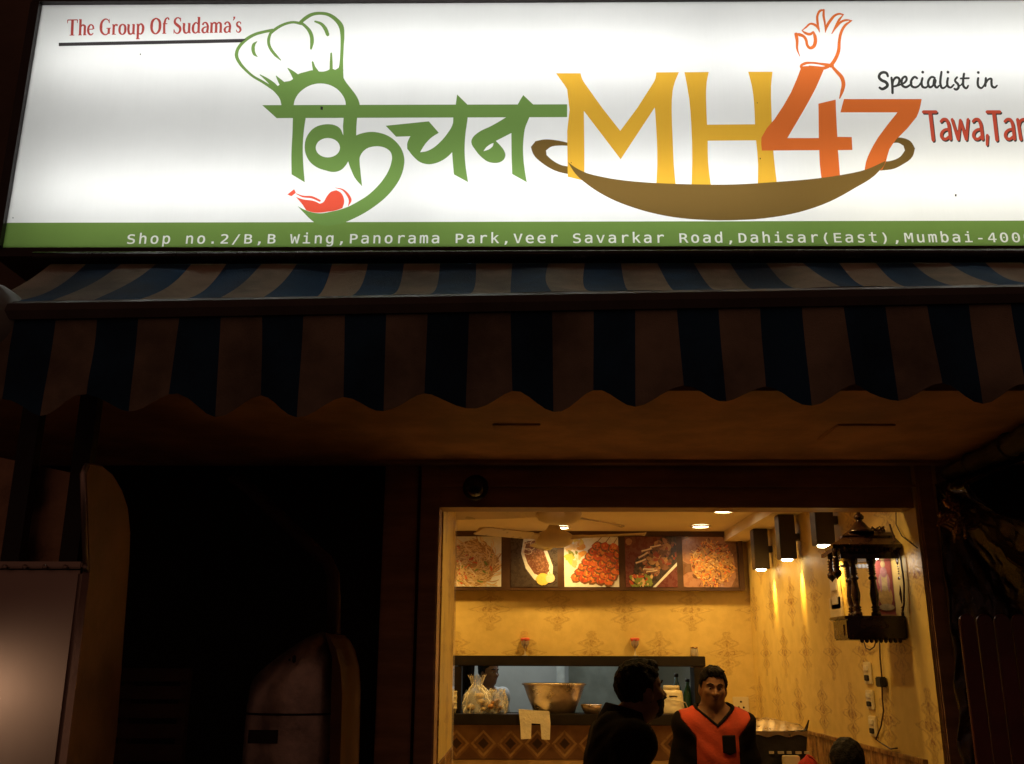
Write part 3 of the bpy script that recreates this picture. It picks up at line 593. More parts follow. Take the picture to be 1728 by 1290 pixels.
GLY = {"(":[[110,243,126,271,154,271,140,244,128,218,120,191,113,165,109,139,108,112,109,85,113,59,120,33,128,6,140,-20,154,-47,126,-47,110,-20,97,7,87,34,80,60,76,86,74,112,76,138,80,164,87,190,97,217]],")":[[61,271,75,244,86,218,95,191,101,165,105,138,107,112,105,86,101,59,95,33,86,6,75,-20,61,-47,88,-47,104,-20,118,7,128,33,135,60,139,86,140,112,139,138,135,164,128,190,118,217,104,243,88,271]],",":[[87,53,87,17,70,-50,97,-50,131,17,131,53]],"-":[[62,112,62,83,153,83,153,112]],".":[[85,53,85,0,129,0,129,53]],"/":[[155,260,18,-33,51,-33,188,260]],"0":[[107,265,82,261,61,249,44,231,33,204,26,171,23,130,26,89,33,55,44,29,61,10,82,-1,107,-5,133,-1,154,10,170,29,182,55,189,89,192,130,189,171,182,204,170,231,154,249,133,261],[107,237,92,234,80,225,71,210,64,190,60,163,58,130,60,97,64,70,71,49,80,35,92,26,107,23,122,26,135,35,144,49,151,70,155,97,156,130,155,163,151,190,144,210,135,225,122,234],[101,153,107,154,113,153,119,151,124,147,127,142,130,137,131,131,130,124,128,119,124,114,119,110,113,108,107,107,101,108,95,110,91,114,87,119,85,124,84,131,85,137,87,142,91,147,96,151]],"2":[[87,264,98,265,122,262,142,256,159,244,172,229,180,212,183,191,182,180,179,169,175,158,169,146,160,134,150,121,142,112,133,102,121,89,107,74,88,54,65,30,184,30,184,0,26,0,26,30,47,52,66,72,83,90,98,106,109,118,117,127,127,141,135,152,140,162,144,170,146,179,147,189,145,202,141,213,134,223,124,230,113,234,99,235,88,234,77,232,65,229,54,225,41,219,29,212,29,247,40,253,52,257,64,260,75,263]],"4":[[122,260,18,95,18,62,128,62,128,0,163,0,163,62,198,62,198,91,163,91,163,260],[128,228,46,91,128,91]],"6":[[92,261,122,265,130,264,139,263,148,262,156,260,164,257,173,254,173,222,165,226,157,229,149,232,141,234,132,235,123,235,103,232,86,224,73,210,63,190,57,166,56,136,62,147,70,155,79,163,89,168,100,171,113,172,136,169,155,162,171,149,182,131,189,109,192,83,189,57,182,36,170,18,154,5,134,-2,111,-5,83,-1,61,9,44,27,33,53,25,87,23,130,26,170,34,204,48,230,68,249],[110,144,124,143,136,138,145,129,152,117,156,102,157,83,156,65,152,50,145,38,136,29,124,24,110,22,96,24,84,30,75,39,67,51,63,66,62,83,63,101,67,116,75,128,84,137,96,143]],"8":[[85,263,107,265,130,263,149,257,165,246,176,233,183,216,186,197,184,183,180,171,173,159,164,150,152,143,138,138,154,133,167,125,178,115,186,102,190,87,192,70,189,48,182,30,169,15,153,4,132,-3,107,-5,83,-3,62,4,45,15,33,30,25,48,23,69,24,87,29,102,37,115,47,125,61,133,77,138,63,143,51,150,42,159,35,171,30,183,29,197,31,216,38,233,50,246,66,257],[107,237,94,236,84,232,75,226,69,218,65,207,64,194,65,181,69,170,75,162,84,156,94,152,107,151,120,152,131,156,140,162,146,170,150,181,151,194,150,207,146,218,140,226,131,233,120,236],[107,123,122,122,134,118,144,110,151,100,155,88,157,73,155,58,151,46,144,36,134,28,122,24,107,22,93,24,81,28,71,36,64,46,60,58,58,73,60,88,64,100,71,110,81,118,93,122]],"B":[[29,260,29,0,106,0,134,2,157,8,175,18,188,32,195,50,198,71,196,89,191,104,183,117,172,128,159,135,143,139,157,143,169,148,177,156,184,167,188,179,189,194,186,213,179,230,167,243,151,252,130,258,106,260],[64,231,105,231,121,230,133,227,142,222,148,215,152,206,153,194,152,181,148,170,142,162,133,157,121,154,105,153,64,153],[64,124,106,124,124,123,138,119,149,112,156,103,161,90,163,75,161,60,157,48,150,40,139,34,124,30,106,29,64,29]],"D":[[24,0,24,260,77,260,113,256,142,246,164,228,180,203,189,170,193,130,189,89,180,57,164,32,142,14,113,4,77,0],[76,231,59,231,59,29,76,29,103,31,123,39,138,51,148,69,154,96,155,130,154,164,148,191,138,209,123,221,103,229]],"E":[[34,260,34,0,192,0,192,30,69,30,69,124,183,124,183,153,69,153,69,230,189,230,189,260]],"M":[[15,260,15,0,47,0,47,230,94,93,120,93,167,230,167,0,199,0,199,260,152,260,107,128,62,260]],"P":[[34,260,34,0,69,0,69,104,110,104,137,107,159,113,176,124,189,139,196,159,199,182,196,206,189,225,176,240,159,251,137,258,110,260],[69,231,110,231,125,230,138,225,148,218,156,209,160,197,162,182,160,168,156,156,148,146,138,139,125,135,110,133,69,133]],"R":[[25,0,25,260,97,260,124,258,146,251,163,241,176,226,183,207,186,185,184,169,180,155,172,143,161,133,148,127,132,123,141,120,149,115,155,110,162,101,170,88,179,71,215,0,177,0,146,66,137,82,129,94,122,102,114,106,105,109,94,110,60,110,60,0],[60,231,97,231,113,230,125,226,136,219,143,210,147,199,149,185,147,170,143,159,136,150,127,144,114,140,99,139,60,139]],"S":[[86,262,110,265,120,264,131,263,141,261,153,259,164,255,176,251,176,215,165,222,155,227,144,231,133,234,122,235,112,236,96,235,83,231,72,224,64,216,59,205,58,193,59,183,62,174,67,167,75,161,87,156,103,152,121,148,143,141,161,132,174,121,184,107,189,91,191,71,189,48,181,29,168,14,151,4,128,-3,101,-5,89,-5,77,-3,65,-1,52,2,40,6,28,11,28,48,41,40,53,34,65,29,77,26,89,24,101,24,118,25,132,29,143,35,151,44,156,56,158,69,156,81,153,91,147,99,139,105,127,110,112,114,93,119,71,125,54,133,41,143,31,156,26,171,24,188,27,210,35,228,48,244,65,255]],"V":[[86,0,10,260,46,260,107,30,168,260,205,260,129,0]],"W":[[0,260,39,0,72,0,107,154,143,0,176,0,215,260,180,260,155,49,126,189,89,189,59,49,34,260]],"a":[[93,199,103,200,118,199,132,197,144,193,155,187,164,180,172,171,176,165,179,158,182,150,183,140,184,127,184,111,184,0,152,0,152,29,145,18,136,10,126,3,115,-1,103,-4,88,-5,70,-3,54,2,41,12,31,24,25,39,23,57,26,77,33,93,45,106,62,116,83,121,109,123,152,123,152,128,151,142,147,154,140,162,131,168,119,171,103,173,92,172,81,170,70,168,59,164,48,160,37,154,37,186,49,190,60,194,71,196,82,198],[112,98,94,97,80,94,69,88,61,81,57,71,55,59,56,48,60,39,66,32,74,26,84,23,95,22,112,24,125,30,137,40,145,54,150,71,152,91,152,98,122,98]],"b":[[34,0,34,271,66,271,66,170,71,179,78,186,87,192,96,196,107,199,118,200,140,197,158,188,173,173,185,152,191,127,194,98,191,68,185,43,173,22,158,7,140,-2,118,-5,107,-4,96,-2,87,3,79,8,72,16,66,25,66,0],[127,170,113,173,99,170,87,164,78,153,71,139,67,120,66,97,67,75,71,56,78,41,87,31,99,24,113,22,127,24,139,31,148,41,155,56,159,75,160,97,159,120,155,139,148,154,139,164]],"d":[[149,170,149,271,181,271,181,0,149,0,149,25,143,16,136,8,128,3,119,-2,108,-4,97,-5,75,-2,57,7,42,22,30,43,24,68,21,98,24,127,30,152,42,173,57,188,76,197,97,200,109,199,119,196,128,192,137,186,144,179],[102,173,88,170,76,164,67,154,60,139,57,120,55,97,57,75,60,56,67,41,76,31,88,24,102,22,116,24,128,31,137,41,144,56,148,75,149,97,148,120,144,139,137,153,128,164,116,170]],"e":[[87,197,113,200,136,197,156,188,172,174,184,156,191,133,194,106,194,90,55,90,55,89,57,69,62,53,71,40,84,30,100,24,118,22,129,23,139,24,150,27,162,31,174,36,186,42,186,10,174,5,162,2,151,-1,140,-3,129,-5,118,-5,90,-2,66,7,47,22,33,43,24,68,21,97,24,126,33,151,46,172,65,187],[126,171,112,173,97,171,85,166,74,157,65,146,59,132,56,115,162,115,160,132,155,147,148,158,139,166]],"g":[[75,197,96,200,108,199,119,196,128,192,136,186,143,179,149,169,149,194,181,194,181,13,179,-14,172,-37,161,-54,145,-67,124,-74,100,-77,91,-76,82,-76,72,-74,62,-72,53,-70,43,-67,43,-35,54,-40,65,-44,74,-47,83,-49,92,-51,100,-51,115,-49,128,-45,138,-37,144,-26,148,-11,149,8,149,9,149,31,144,21,137,13,128,7,119,2,108,-1,96,-1,75,2,57,11,42,26,30,46,24,71,21,99,24,128,30,152,42,172,57,188],[103,173,89,170,77,164,68,154,61,139,57,121,55,99,57,77,61,59,68,44,77,34,89,27,104,25,117,27,129,34,138,44,144,59,148,77,149,99,148,121,144,139,138,154,129,164,117,170]],"h":[[34,0,34,271,66,271,66,166,72,176,80,184,89,191,99,196,111,199,124,200,142,198,157,191,168,180,176,165,181,145,183,121,183,0,151,0,151,121,150,137,147,150,142,159,134,166,125,170,113,172,99,170,87,165,78,156,71,144,67,129,66,110,66,0]],"i":[[45,195,45,170,95,170,95,25,31,25,31,0,190,0,190,25,127,25,127,195],[95,271,95,230,127,230,127,271]],"k":[[41,271,41,0,74,0,74,78,98,101,170,0,209,0,120,122,197,195,158,195,74,114,74,271]],"m":[[75,199,82,200,90,199,98,197,104,194,109,189,114,183,118,175,122,183,127,189,133,194,139,197,147,199,155,200,169,198,180,192,188,181,193,166,197,143,198,113,198,0,168,0,168,112,168,136,166,153,164,163,160,168,154,172,147,173,139,172,132,168,128,162,125,152,123,135,123,112,123,0,93,0,93,112,93,136,91,153,89,163,84,169,78,172,71,173,63,172,57,168,53,162,50,152,49,135,48,112,48,0,19,0,19,195,48,195,48,178,52,185,57,190,62,194,68,197]],"n":[[111,199,124,200,142,198,157,191,168,180,176,165,181,145,183,121,183,0,151,0,151,121,150,137,147,150,142,159,134,166,125,170,113,172,99,170,87,165,78,156,71,144,67,129,66,110,66,0,34,0,34,195,66,195,66,166,72,176,80,184,89,191,99,196]],"o":[[107,200,82,197,62,188,45,173,33,153,26,128,24,97,26,67,33,41,45,21,62,7,82,-2,107,-5,132,-2,153,7,169,21,181,41,188,67,191,97,188,128,181,153,169,173,153,188,132,197],[107,173,92,170,80,164,70,154,63,139,59,120,58,97,59,75,63,56,70,41,80,31,92,24,107,22,122,24,135,31,144,41,151,56,155,75,157,97,155,120,151,139,144,154,135,164,122,170]],"p":[[106,199,117,200,139,197,158,188,173,172,184,152,191,127,193,97,191,67,184,42,173,22,158,7,139,-2,117,-5,106,-4,96,-2,86,3,78,8,71,16,65,25,65,-74,33,-74,33,195,65,195,65,170,71,179,78,186,87,192,96,196],[113,173,98,170,87,164,77,153,71,139,67,120,65,97,67,75,71,56,77,41,87,31,98,24,113,22,127,24,138,31,148,41,154,56,158,75,159,97,158,120,154,139,148,154,138,164,127,170]],"r":[[145,198,159,200,167,199,174,198,181,197,188,194,195,191,201,188,201,155,194,160,187,164,180,166,173,168,165,170,157,170,138,168,123,162,111,151,102,137,97,119,95,97,95,0,63,0,63,195,95,195,95,157,102,170,110,180,120,189,132,195]],"s":[[89,198,111,200,121,199,131,198,141,197,151,195,160,192,169,188,169,157,160,162,151,166,142,169,132,171,123,172,113,173,100,172,89,170,81,166,75,160,71,153,70,144,71,136,74,130,78,125,86,121,99,116,118,112,131,110,146,106,158,100,167,92,174,82,178,70,179,56,177,39,170,23,159,11,143,2,124,-3,102,-5,92,-5,82,-4,71,-2,61,0,49,3,37,7,37,40,49,35,60,30,71,26,82,24,92,22,102,22,115,23,126,26,135,30,142,37,146,45,147,54,142,68,128,78,104,85,103,86,91,88,74,93,61,99,50,106,43,116,39,127,38,141,40,158,46,173,57,184,71,193]],"t":[[75,195,75,250,107,250,107,195,180,195,180,170,107,170,107,64,108,51,111,41,115,34,122,29,131,27,144,26,180,26,180,0,140,0,119,2,102,6,90,14,81,26,77,43,75,64,75,170,23,170,23,195]],"u":[[34,74,34,195,66,195,66,74,67,58,70,45,75,35,83,28,92,24,104,23,118,25,130,30,139,39,145,51,149,66,151,84,151,195,183,195,183,0,151,0,151,29,144,19,137,10,128,4,117,-1,106,-4,93,-5,75,-3,60,4,49,15,40,30,36,50]],"v":[[17,195,87,0,128,0,197,195,164,195,107,31,51,195]]}
ADDR = 'Shop no.2/B,B Wing,Panorama Park,Veer Savarkar Road,Dahisar(East),Mumbai-400068'
xs0 = cP.pt(216, 402)[0]; xs1 = cP.pt(1527, 396)[0]; pit = (xs1 - xs0) / 66.0
capz = cP.pt(864, 390)[1] - cP.pt(864, 410)[1]
shapes = []
for i, ch in enumerate(ADDR):
    if ch == ' ': continue
    zz = cP.pt(864, 410.3)[1]; wx_, hy_ = (1.14, capz * 1.2 / 0.72) if ch.islower() else (1.14, capz * 1.06 / 0.72)
    x0 = xs0 + i * pit - 0.06 * pit - 0.06 * pit
    shapes.append([[(x0 + lp[k] / 500 * pit / 0.60 * wx_, zz + lp[k + 1] / 500 * hy_) for k in range(0, len(lp), 2)] for lp in GLY[ch]])
def bold(loops, d):                                # thicken an outline: outer loops grow, counters shrink
    def area(l): return sum(a[0] * b[1] - b[0] * a[1] for a, b in zip(l, l[1:] + l[:1])) / 2
    big = max(loops, key=lambda l: abs(area(l))); bx = [p[0] for p in big]; by_ = [p[1] for p in big]; out = []
    for l in loops:
        hole = l is not big and min(bx) < l[0][0] < max(bx) and min(by_) < l[0][1] < max(by_)
        sg = (1 if area(l) > 0 else -1) * (-1 if hole else 1); n = len(l); o = []
        for i in range(n):
            a, b, c = Vector(l[i - 1]), Vector(l[i]), Vector(l[(i + 1) % n])
            t = ((b - a).normalized() + (c - b).normalized())
            t = t.normalized() if t.length > 1e-4 else (c - b).normalized()
            o.append((b.x + t.y * d * sg, b.y - t.x * d * sg))
        out.append(o)
    return out
layer('address_lettering', *[bold(s, 0.0007) for s in shapes])
random.seed(4)
specks = []
for px, py in ((543, 183), (22, 368), (1278, 174), (1283, 268), (964, 275), (1494, 270), (237, 92), (1613, 330)):
    r = random.uniform(0.5, 1.6) if px != 543 else 2.2
    specks.append([cP.pt(px - r, py - r * 1.5), cP.pt(px + r, py - r), cP.pt(px + r * .6, py + r * 1.4), cP.pt(px - r, py + r)])
for k, sp in enumerate(specks): layer('dirt_speck.%d' % k, sp)

def sheet():
    V, E = [], []
    def addloop(lp):
        b = len(V); V.extend(Vector(p) for p in lp)
        E.extend((b + i, b + (i + 1) % len(lp)) for i in range(len(lp)))
    addloop([(SX0, SZ0), (SX1, SZ0), (SX1, SZ1), (SX0, SZ1)])
    for _, sh in LAY:
        for s in sh:
            for lp in s: addloop(lp)
    vo, eo, fo, _, _, _ = delaunay_2d_cdt(V, E, [], 0, 1e-6)
    P = np.array([(v.x, v.y) for v in vo])
    F = [f for f in fo]
    C = np.array([P[list(f)].mean(0) for f in F])
    part = np.full(len(F), -1)
    for li, (_, sh) in enumerate(LAY):
        for s in sh:
            par = np.zeros(len(F), bool); wn_all = np.zeros(len(F), int)
            for lp in s:
                L = np.array(lp); lo, hi = L.min(0), L.max(0)
                idx = np.where((C[:, 0] > lo[0]) & (C[:, 0] < hi[0]) & (C[:, 1] > lo[1]) & (C[:, 1] < hi[1]))[0]
                if not len(idx): continue
                c = C[idx]; wn = np.zeros(len(idx), int)
                for a, b in zip(L, np.roll(L, -1, 0)):
                    up = (a[1] <= c[:, 1]) & (b[1] > c[:, 1]); dn = (a[1] > c[:, 1]) & (b[1] <= c[:, 1])
                    cr = (b[0] - a[0]) * (c[:, 1] - a[1]) - (c[:, 0] - a[0]) * (b[1] - a[1])
                    wn += (up & (cr > 0)).astype(int) - (dn & (cr < 0)).astype(int)
                par[idx] ^= (wn != 0)
            part[par] = li
    inside = (C[:, 0] > SX0) & (C[:, 0] < SX1) & (C[:, 1] > SZ0) & (C[:, 1] < SZ1)
    groups = {}
    for f, p, ok in zip(F, part, inside):
        if ok: groups.setdefault('face_panel' if p < 0 else LAY[p][0], []).append(f)
    return P, groups
P2, groups = sheet()
INK = {'face_panel': (0.93, 0.94, 0.92), 'green_band': (0.172, 0.285, 0.065), 'green_lettering': (0.172, 0.30, 0.075), 'pan_emblem': (0.175, 0.105, 0.028),
       'yellow_lettering': (0.80, 0.45, 0.045), 'orange_lettering': (0.73, 0.165, 0.035), 'chilli_emblem': (0.80, 0.10, 0.055), 'underline': (0.05, 0.045, 0.045),
       'red_lettering': (0.50, 0.075, 0.06), 'dark_lettering': (0.05, 0.05, 0.045), 'tomato_lettering': (0.62, 0.09, 0.05), 'address_lettering': (0.86, 0.88, 0.80), 'dirt_speck': (0.03, 0.03, 0.025)}
for part, fs in groups.items():
    used = sorted({i for f in fs for i in f}); ix = {u: k for k, u in enumerate(used)}
    mb = MB(); mb.add([(P2[u][0], SY, P2[u][1]) for u in used], [[ix[i] for i in f] for f in fs])
    part = part.split('.')[0]; mb.build(part, MATS.setdefault('film_' + part, MATS.get('film_' + part) or printed('film_' + part, INK[part])), sign)
alu = mat('dark_aluminium', (0.05, 0.04, 0.04), 0.45, metal=0.4, var=0.3)
m = MB()
m.box((SX0 - 0.025, SY - 0.02, SZ1), (SX1 + 0.025, SY + 0.26, SZ1 + 0.025)); m.box((SX0 - 0.025, SY - 0.002, SZ0 - 0.03), (SX1 + 0.025, SY + 0.26, SZ0))
m.box((SX0 - 0.03, SY - 0.02, SZ0 + 0.001), (SX0, SY + 0.26, SZ1 - 0.001)); m.box((SX1, SY - 0.02, SZ0 + 0.001), (SX1 + 0.025, SY + 0.26, SZ1 - 0.001))
m.build('frame', alu, sign)
m = MB(); m.box((SX0 + 0.001, SY + 0.245, SZ0 + 0.001), (SX1 - 0.001, SY + 0.255, SZ1 - 0.001))
m.box((SX0 + 0.001, SY + 0.004, SZ0 + 0.001), (SX1 - 0.001, SY + 0.245, SZ0 + 0.004)); m.box((SX0 + 0.001, SY + 0.004, SZ1 - 0.004), (SX1 - 0.001, SY + 0.245, SZ1 - 0.001))
m.box((SX0 + 0.001, SY + 0.004, SZ0 + 0.005), (SX0 + 0.004, SY + 0.245, SZ1 - 0.005))
m.build('reflector', mat('white_reflector', (0.78, 0.79, 0.78), 0.8, var=0.05), sign)
light('sign_fill', 'AREA', ((SX0 + SX1) / 2, SY + 0.235, (SZ0 + SZ1) / 2), 2.7, (0.98, 0.99, 1.0), (R(-90), 0, 0), sign, shape='RECTANGLE', size=SX1 - SX0 - 0.06, size_y=SZ1 - SZ0 - 0.06)
zlo, zhi = cP.pt(864, 318)[1], cP.pt(864, 92)[1]
for x0, z, pw in ((-1.58, zlo, 1.45), (-0.34, zlo, 1.75), (0.9, zlo, 1.6), (2.05, zlo, 1.6), (-1.75, zhi, 1.2), (-0.62, zhi, 1.75), (0.62, zhi, 1.5), (1.75, zhi, 1.35)):
    ln = 1.18 if x0 > -1.7 else 1.0
    light('sign_tube', 'AREA', (max(x0, SX0 + 0.05) + ln / 2, SY + 0.185, z), pw, (1.0, 0.995, 0.97) if x0 < 0.9 else (1.0, 0.96, 0.84), (R(-90), 0, 0), sign, shape='RECTANGLE', size=ln, size_y=0.03)
# ------------------------------------------------------------------ awning
def cloth(name, col, axis='x'):
    m = mat(name, col, 0.85, var=0.55, vscale=3.0, bump=0.3, bscale=220, spec=0.15)
    return m
blue_c, cream_c = cloth('awning_blue', (0.020, 0.062, 0.125)), cloth('awning_cream', (0.27, 0.23, 0.165))
awn = thing('striped_awning', 'blue and cream striped awning with scalloped valance hung below the lit sign', 'awning', (0.3, 2.6, 2.4))
AW0, AW1, PX, PH = -1.50, 2.6, 0.1125, aY(160, 600, 2.47).x
def barz(x): return 2.507 + (x + 1.37) * 0.0166
def kind(x): return int(math.floor((x - PH) / PX)) % 2     # 0 blue, 1 cream
nu = 41 * 6
random.seed(3)
wob = [random.uniform(-1, 1) for _ in range(60)]
def wobble(x, k): 
    t = (x - AW0) / 0.13; i = int(t); f = t - i; f = f * f * (3 - 2 * f)
    return wob[(i + k) % 60] * (1 - f) + wob[(i + 1 + k) % 60] * f
xs = [AW0]
x = PH - 10 * PX
while x < AW1:
    if x > AW0 + 0.01: xs.append(x)
    x += PX / 5
xs.append(AW1)
m = MB(); nv = 10
for x in xs:
    for j in range(nv + 1):
        t = j / nv
        y = 2.775 + (2.468 - 2.775) * t; z = 2.785 + (barz(x) + 0.035 - 2.785) * t
        z -= 0.022 * math.sin(math.pi * t) * (1 + 0.9 * wobble(x, 3)) - 0.006 * wobble(x, 17) * t
        left = max(0.0, (-0.55 - x))
        sx = x + 0.018 * math.sin(math.pi * t) * wobble(x * 0.4, 9) - 0.035 * t * left + 0.02 * (1 - t) * left
        m.v.append((sx, y, z))
for i in range(len(xs) - 1):
    for j in range(nv):
        a = i * (nv + 1) + j
        m.f.append([a, a + nv + 1, a + nv + 2, a + 1]); m.m.append(kind((xs[i] + xs[i + 1]) / 2)); m.sm.append(True)
m.build('canopy', [blue_c, cream_c], awn)
m = MB(); nv = 8
for x in xs:
    ph = (x - PH) / (2 * PX)
    low = 0.222 + 0.008 * wobble(x * 0.6, 31) + 0.05 * (0.5 - 0.5 * math.cos(2 * math.pi * (ph - 0.02 + 0.05 * wobble(x * 0.5, 13)))) ** 0.9 * (1 + 0.25 * wobble(x, 5))
    for j in range(nv + 1):
        t = j / nv
        m.v.append((x + 0.012 * t * wobble(x, 11), 2.455 + 0.020 * t * wobble(x, 23) + 0.010 * math.sin(x * 23 + 2 * wobble(x, 7)) * t + 0.006 * math.sin(t * 5) * wobble(x * 0.5, 3), barz(x) - 0.022 - t * low))
for i in range(len(xs) - 1):
    for j in range(nv):
        a = i * (nv + 1) + j
        m.f.append([a, a + nv + 1, a + nv + 2, a + 1]); m.m.append(kind((xs[i] + xs[i + 1]) / 2)); m.sm.append(True)
m.build('valance', [blue_c, cream_c], awn)
bar_m = mat('awning_bar_paint', (0.075, 0.065, 0.055), 0.55, metal=0.2, var=0.3, vscale=8)
m = MB()
prof = [(2.445, -0.024), (2.44, 0.0), (2.445, 0.022), (2.46, 0.034), (2.485, 0.034), (2.50, 0.022), (2.50, -0.024)]
m.v += [(x, y, barz(x) + z) for x in (AW0, AW1) for y, z in prof]
k = len(prof)
for i in range(k): m.f.append([i, (i + 1) % k, (i + 1) % k + k, i + k]); m.m.append(0); m.sm.append(False)
m.f += [list(range(k)), list(range(k, 2 * k))]; m.m += [0, 0]; m.sm += [False, False]
m.build('front_bar', bar_m, awn)
m = MB(); m.tube([(AW0 - 0.03, 2.762, 2.806), (AW1, 2.762, 2.812)], 0.014, n=14); m.build('roller', mat('dark_gloss_tube', (0.03, 0.027, 0.027), 0.22, metal=0.2, var=0.2), awn)
for xx in (-1.44, 2.4):
    m = MB(); m.box((xx, 2.48, barz(xx) - 0.01), (xx + 0.03, 2.86, barz(xx) + 0.015)); m.build('folding_arm', bar_m, awn)

# ------------------------------------------------------------------ street side, left
steel = mat('brushed_steel', (0.46, 0.38, 0.32), 0.40, metal=0.9, var=0.10, vscale=2, rvar=0.06, stretch=(1, 1, 0.3))
steel_d = mat('dull_steel', (0.30, 0.20, 0.16), 0.5, metal=0.7, var=0.4, vscale=4, bump=0.2, bscale=30)
black_m = mat('black_paint', (0.015, 0.012, 0.011), 0.5, var=0.3)
Yc = 2.72
cab = thing('food_cart', 'tall stainless steel food cart with rounded rear panel, lit warm at the left edge', 'food cart', (-1.5, 2.8, 0))
def pz(x, y, Y): v = aY(x, y, Y); return v
# tall side panel with a rounded far corner
XS = aY(152, 962, Yc).x
prof = [aX(*p, XS) for p in ((141, 1280), (152, 965), (146, 800), (152, 786), (172, 788), (192, 804), (206, 828), (216, 858), (220, 900), (218, 950))]
bk = aX(212, 1100, XS).y
poly = [(Yc, 0.1), (Yc, prof[1].z)] + [(p.y, p.z) for p in prof[2:]] + [(bk, 1.4), (bk, 0.1)]
m = MB(); m.prism([(XS - 0.02, y, z) for y, z in poly], (0.02, 0, 0)); cp = m.build('side_panel', steel_d, cab)
m = MB(); m.tube([(XS - 0.01, y, z) for y, z in poly[1:-1]], 0.008, n=6); m.build('rim', steel, cab)
a, b = aY(0, 962, Yc), aY(152, 962, Yc)
m = MB(); m.box((-2.0, Yc - 0.004, 0.12), (b.x - 0.020, Yc + 0.20, b.z), bev=0.010); m.build('front_box', steel, cab)
m = MB(); m.box((-2.0, Yc - 0.012, b.z + 0.003), (b.x - 0.020, Yc + 0.20, b.z + 0.022), bev=0.004); m.build('box_rim', steel, cab)
for k in range(5):
    q = aY(8 + 34 * k, 957, Yc - 0.014)
    m = MB(); m.lathe([(0.0, -0.006), (0.007, -0.004), (0.007, 0.0), (0.0, 0.0)], (q.x, Yc - 0.013, q.z), axis='Y', n=10); m.build('rivet', steel, cab)
for px0, px1, y0, y1 in ((12, 42, 735, 938), (108, 140, 770, 945)):
    p0, p1 = aY((px0 + px1) / 2 + 8, y0, 2.85), aY((px0 + px1) / 2 - 4, y1, 2.85)
    m = MB(); m.box((p1.x - 0.027, 2.83, b.z + 0.022), (p1.x + 0.027, 2.87, p0.z + 0.2)); m.build('upright', black_m, cab)
q = aY(60, 900, 2.9)
m = MB(); m.prism([(-1.95, 2.90, b.z + 0.024), (aY(116, 900, 2.9).x, 2.90, b.z + 0.024), (aY(116, 900, 2.9).x, 2.90, aY(150, 800, 2.9).z), (-1.95, 2.90, aY(0, 735, 2.9).z)], (0, 0.02, 0))
m.build('inner_panel', mat('copper_tinted_steel', (0.34, 0.22, 0.13), 0.38, metal=0.8, var=0.45, vscale=7, bump=0.3, bscale=12), cab)
m = MB(); p = aY(8, 535, 2.42)
m.lathe([(0.0, -0.05), (0.07, -0.045), (0.12, -0.02), (0.13, 0.02), (0.13, 0.06), (0.0, 0.06)], (p.x - 0.112, 2.47, p.z), axis='Y', n=28)
tag(m.build('vent_cover', mat('pale_plastic', (0.17, 0.19, 0.17), 0.5, var=0.15)), 'pale round cover cut off by the left edge beside the awning end', 'cover')

Yb = 3.5
drum = thing('steel_bin', 'small dented metal bin with its top cut along a shadow edge, standing in the dark left of the doorway', 'bin', (-0.8, Yb + 0.2, 0))
def bp(x, y): v = aY(x, y, Yb); return (v.x, v.z)
outl = [bp(395, 1290), bp(395, 1150)]
for x, y in ((402, 1144), (432, 1123), (470, 1096), (504, 1074), (528, 1064)): outl.append(bp(x, y))  # slant traces a cast shadow's edge, so that shade sits in the outline
z0 = 0.95
front = [(outl[0][0], z0)] + outl[1:] + [bp(548, 1075), bp(556, 1110), (bp(556, 1290)[0], z0)]
m = MB()
xl_, xr_ = front[0][0], front[-1][0]
def topz(x):
    tp = sorted(front[1:-1])
    for (xa, za), (xb, zb_) in zip(tp, tp[1:]):
        if xa <= x <= xb and xb > xa: return za + (zb_ - za) * (x - xa) / (xb - xa)
    return tp[0][1] if x < tp[0][0] else tp[-1][1]
def bulge(u, v):                                  # front sheet swells out like a drum and rolls back at the top
    x = xl_ + (xr_ - xl_) * u; k = 1 - (2 * u - 1) ** 2; w = max(0.0, (v - 0.62) / 0.38)
    return (x, Yb + 0.10 - 0.10 * math.sqrt(max(k, 0.0)) + 0.16 * w ** 3, z0 + (topz(x) - z0) * (v if v < 0.62 else 0.62 + 0.38 * math.sin(w * math.pi / 2)))
m.grid(bulge, 40, 40)
m.grid(lambda u, v: (bulge(u, 1)[0], bulge(u, 1)[1] + v * (Yb + 0.42 - bulge(u, 1)[1]), bulge(u, 1)[2]), 40, 2)
m.grid(lambda u, v: (xl_, Yb + 0.10 + (bulge(0, v)[1] - Yb - 0.10) + u * (Yb + 0.42 - bulge(0, v)[1]), bulge(0, v)[2]), 2, 40)
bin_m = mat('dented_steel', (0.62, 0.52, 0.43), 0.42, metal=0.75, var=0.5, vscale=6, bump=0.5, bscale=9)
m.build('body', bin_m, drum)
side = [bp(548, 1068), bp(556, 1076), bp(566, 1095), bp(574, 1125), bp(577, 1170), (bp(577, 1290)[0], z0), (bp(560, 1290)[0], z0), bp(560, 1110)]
m = MB(); m.prism([(x, Yb + 0.004, z) for x, z in side], (0, 0.40, 0)); m.build('side_panel', mat('shaded_steel', (0.15, 0.075, 0.04), 0.6, metal=0.4, var=0.4, vscale=6), drum)  # side sheet coloured darker to paint the bin's shaded side
s0, s1 = bp(395, 1206), bp(556, 1206)
m = MB(); m.tube([(bulge(k / 24, 0.5)[0], bulge(k / 24, 0.2)[1] - 0.001, s0[1]) for k in range(25)], 0.004, n=6); m.build('seam', black_m, drum)
l0, l1 = bp(420, 1232), bp(468, 1255)
m = MB(); m.box((l0[0], Yb - 0.004, l1[1]), (l1[0], Yb - 0.0005, l0[1])); m.build('label_plate', mat('dull_black', (0.03, 0.025, 0.02), 0.7), drum)
q = bp(497, 1111)
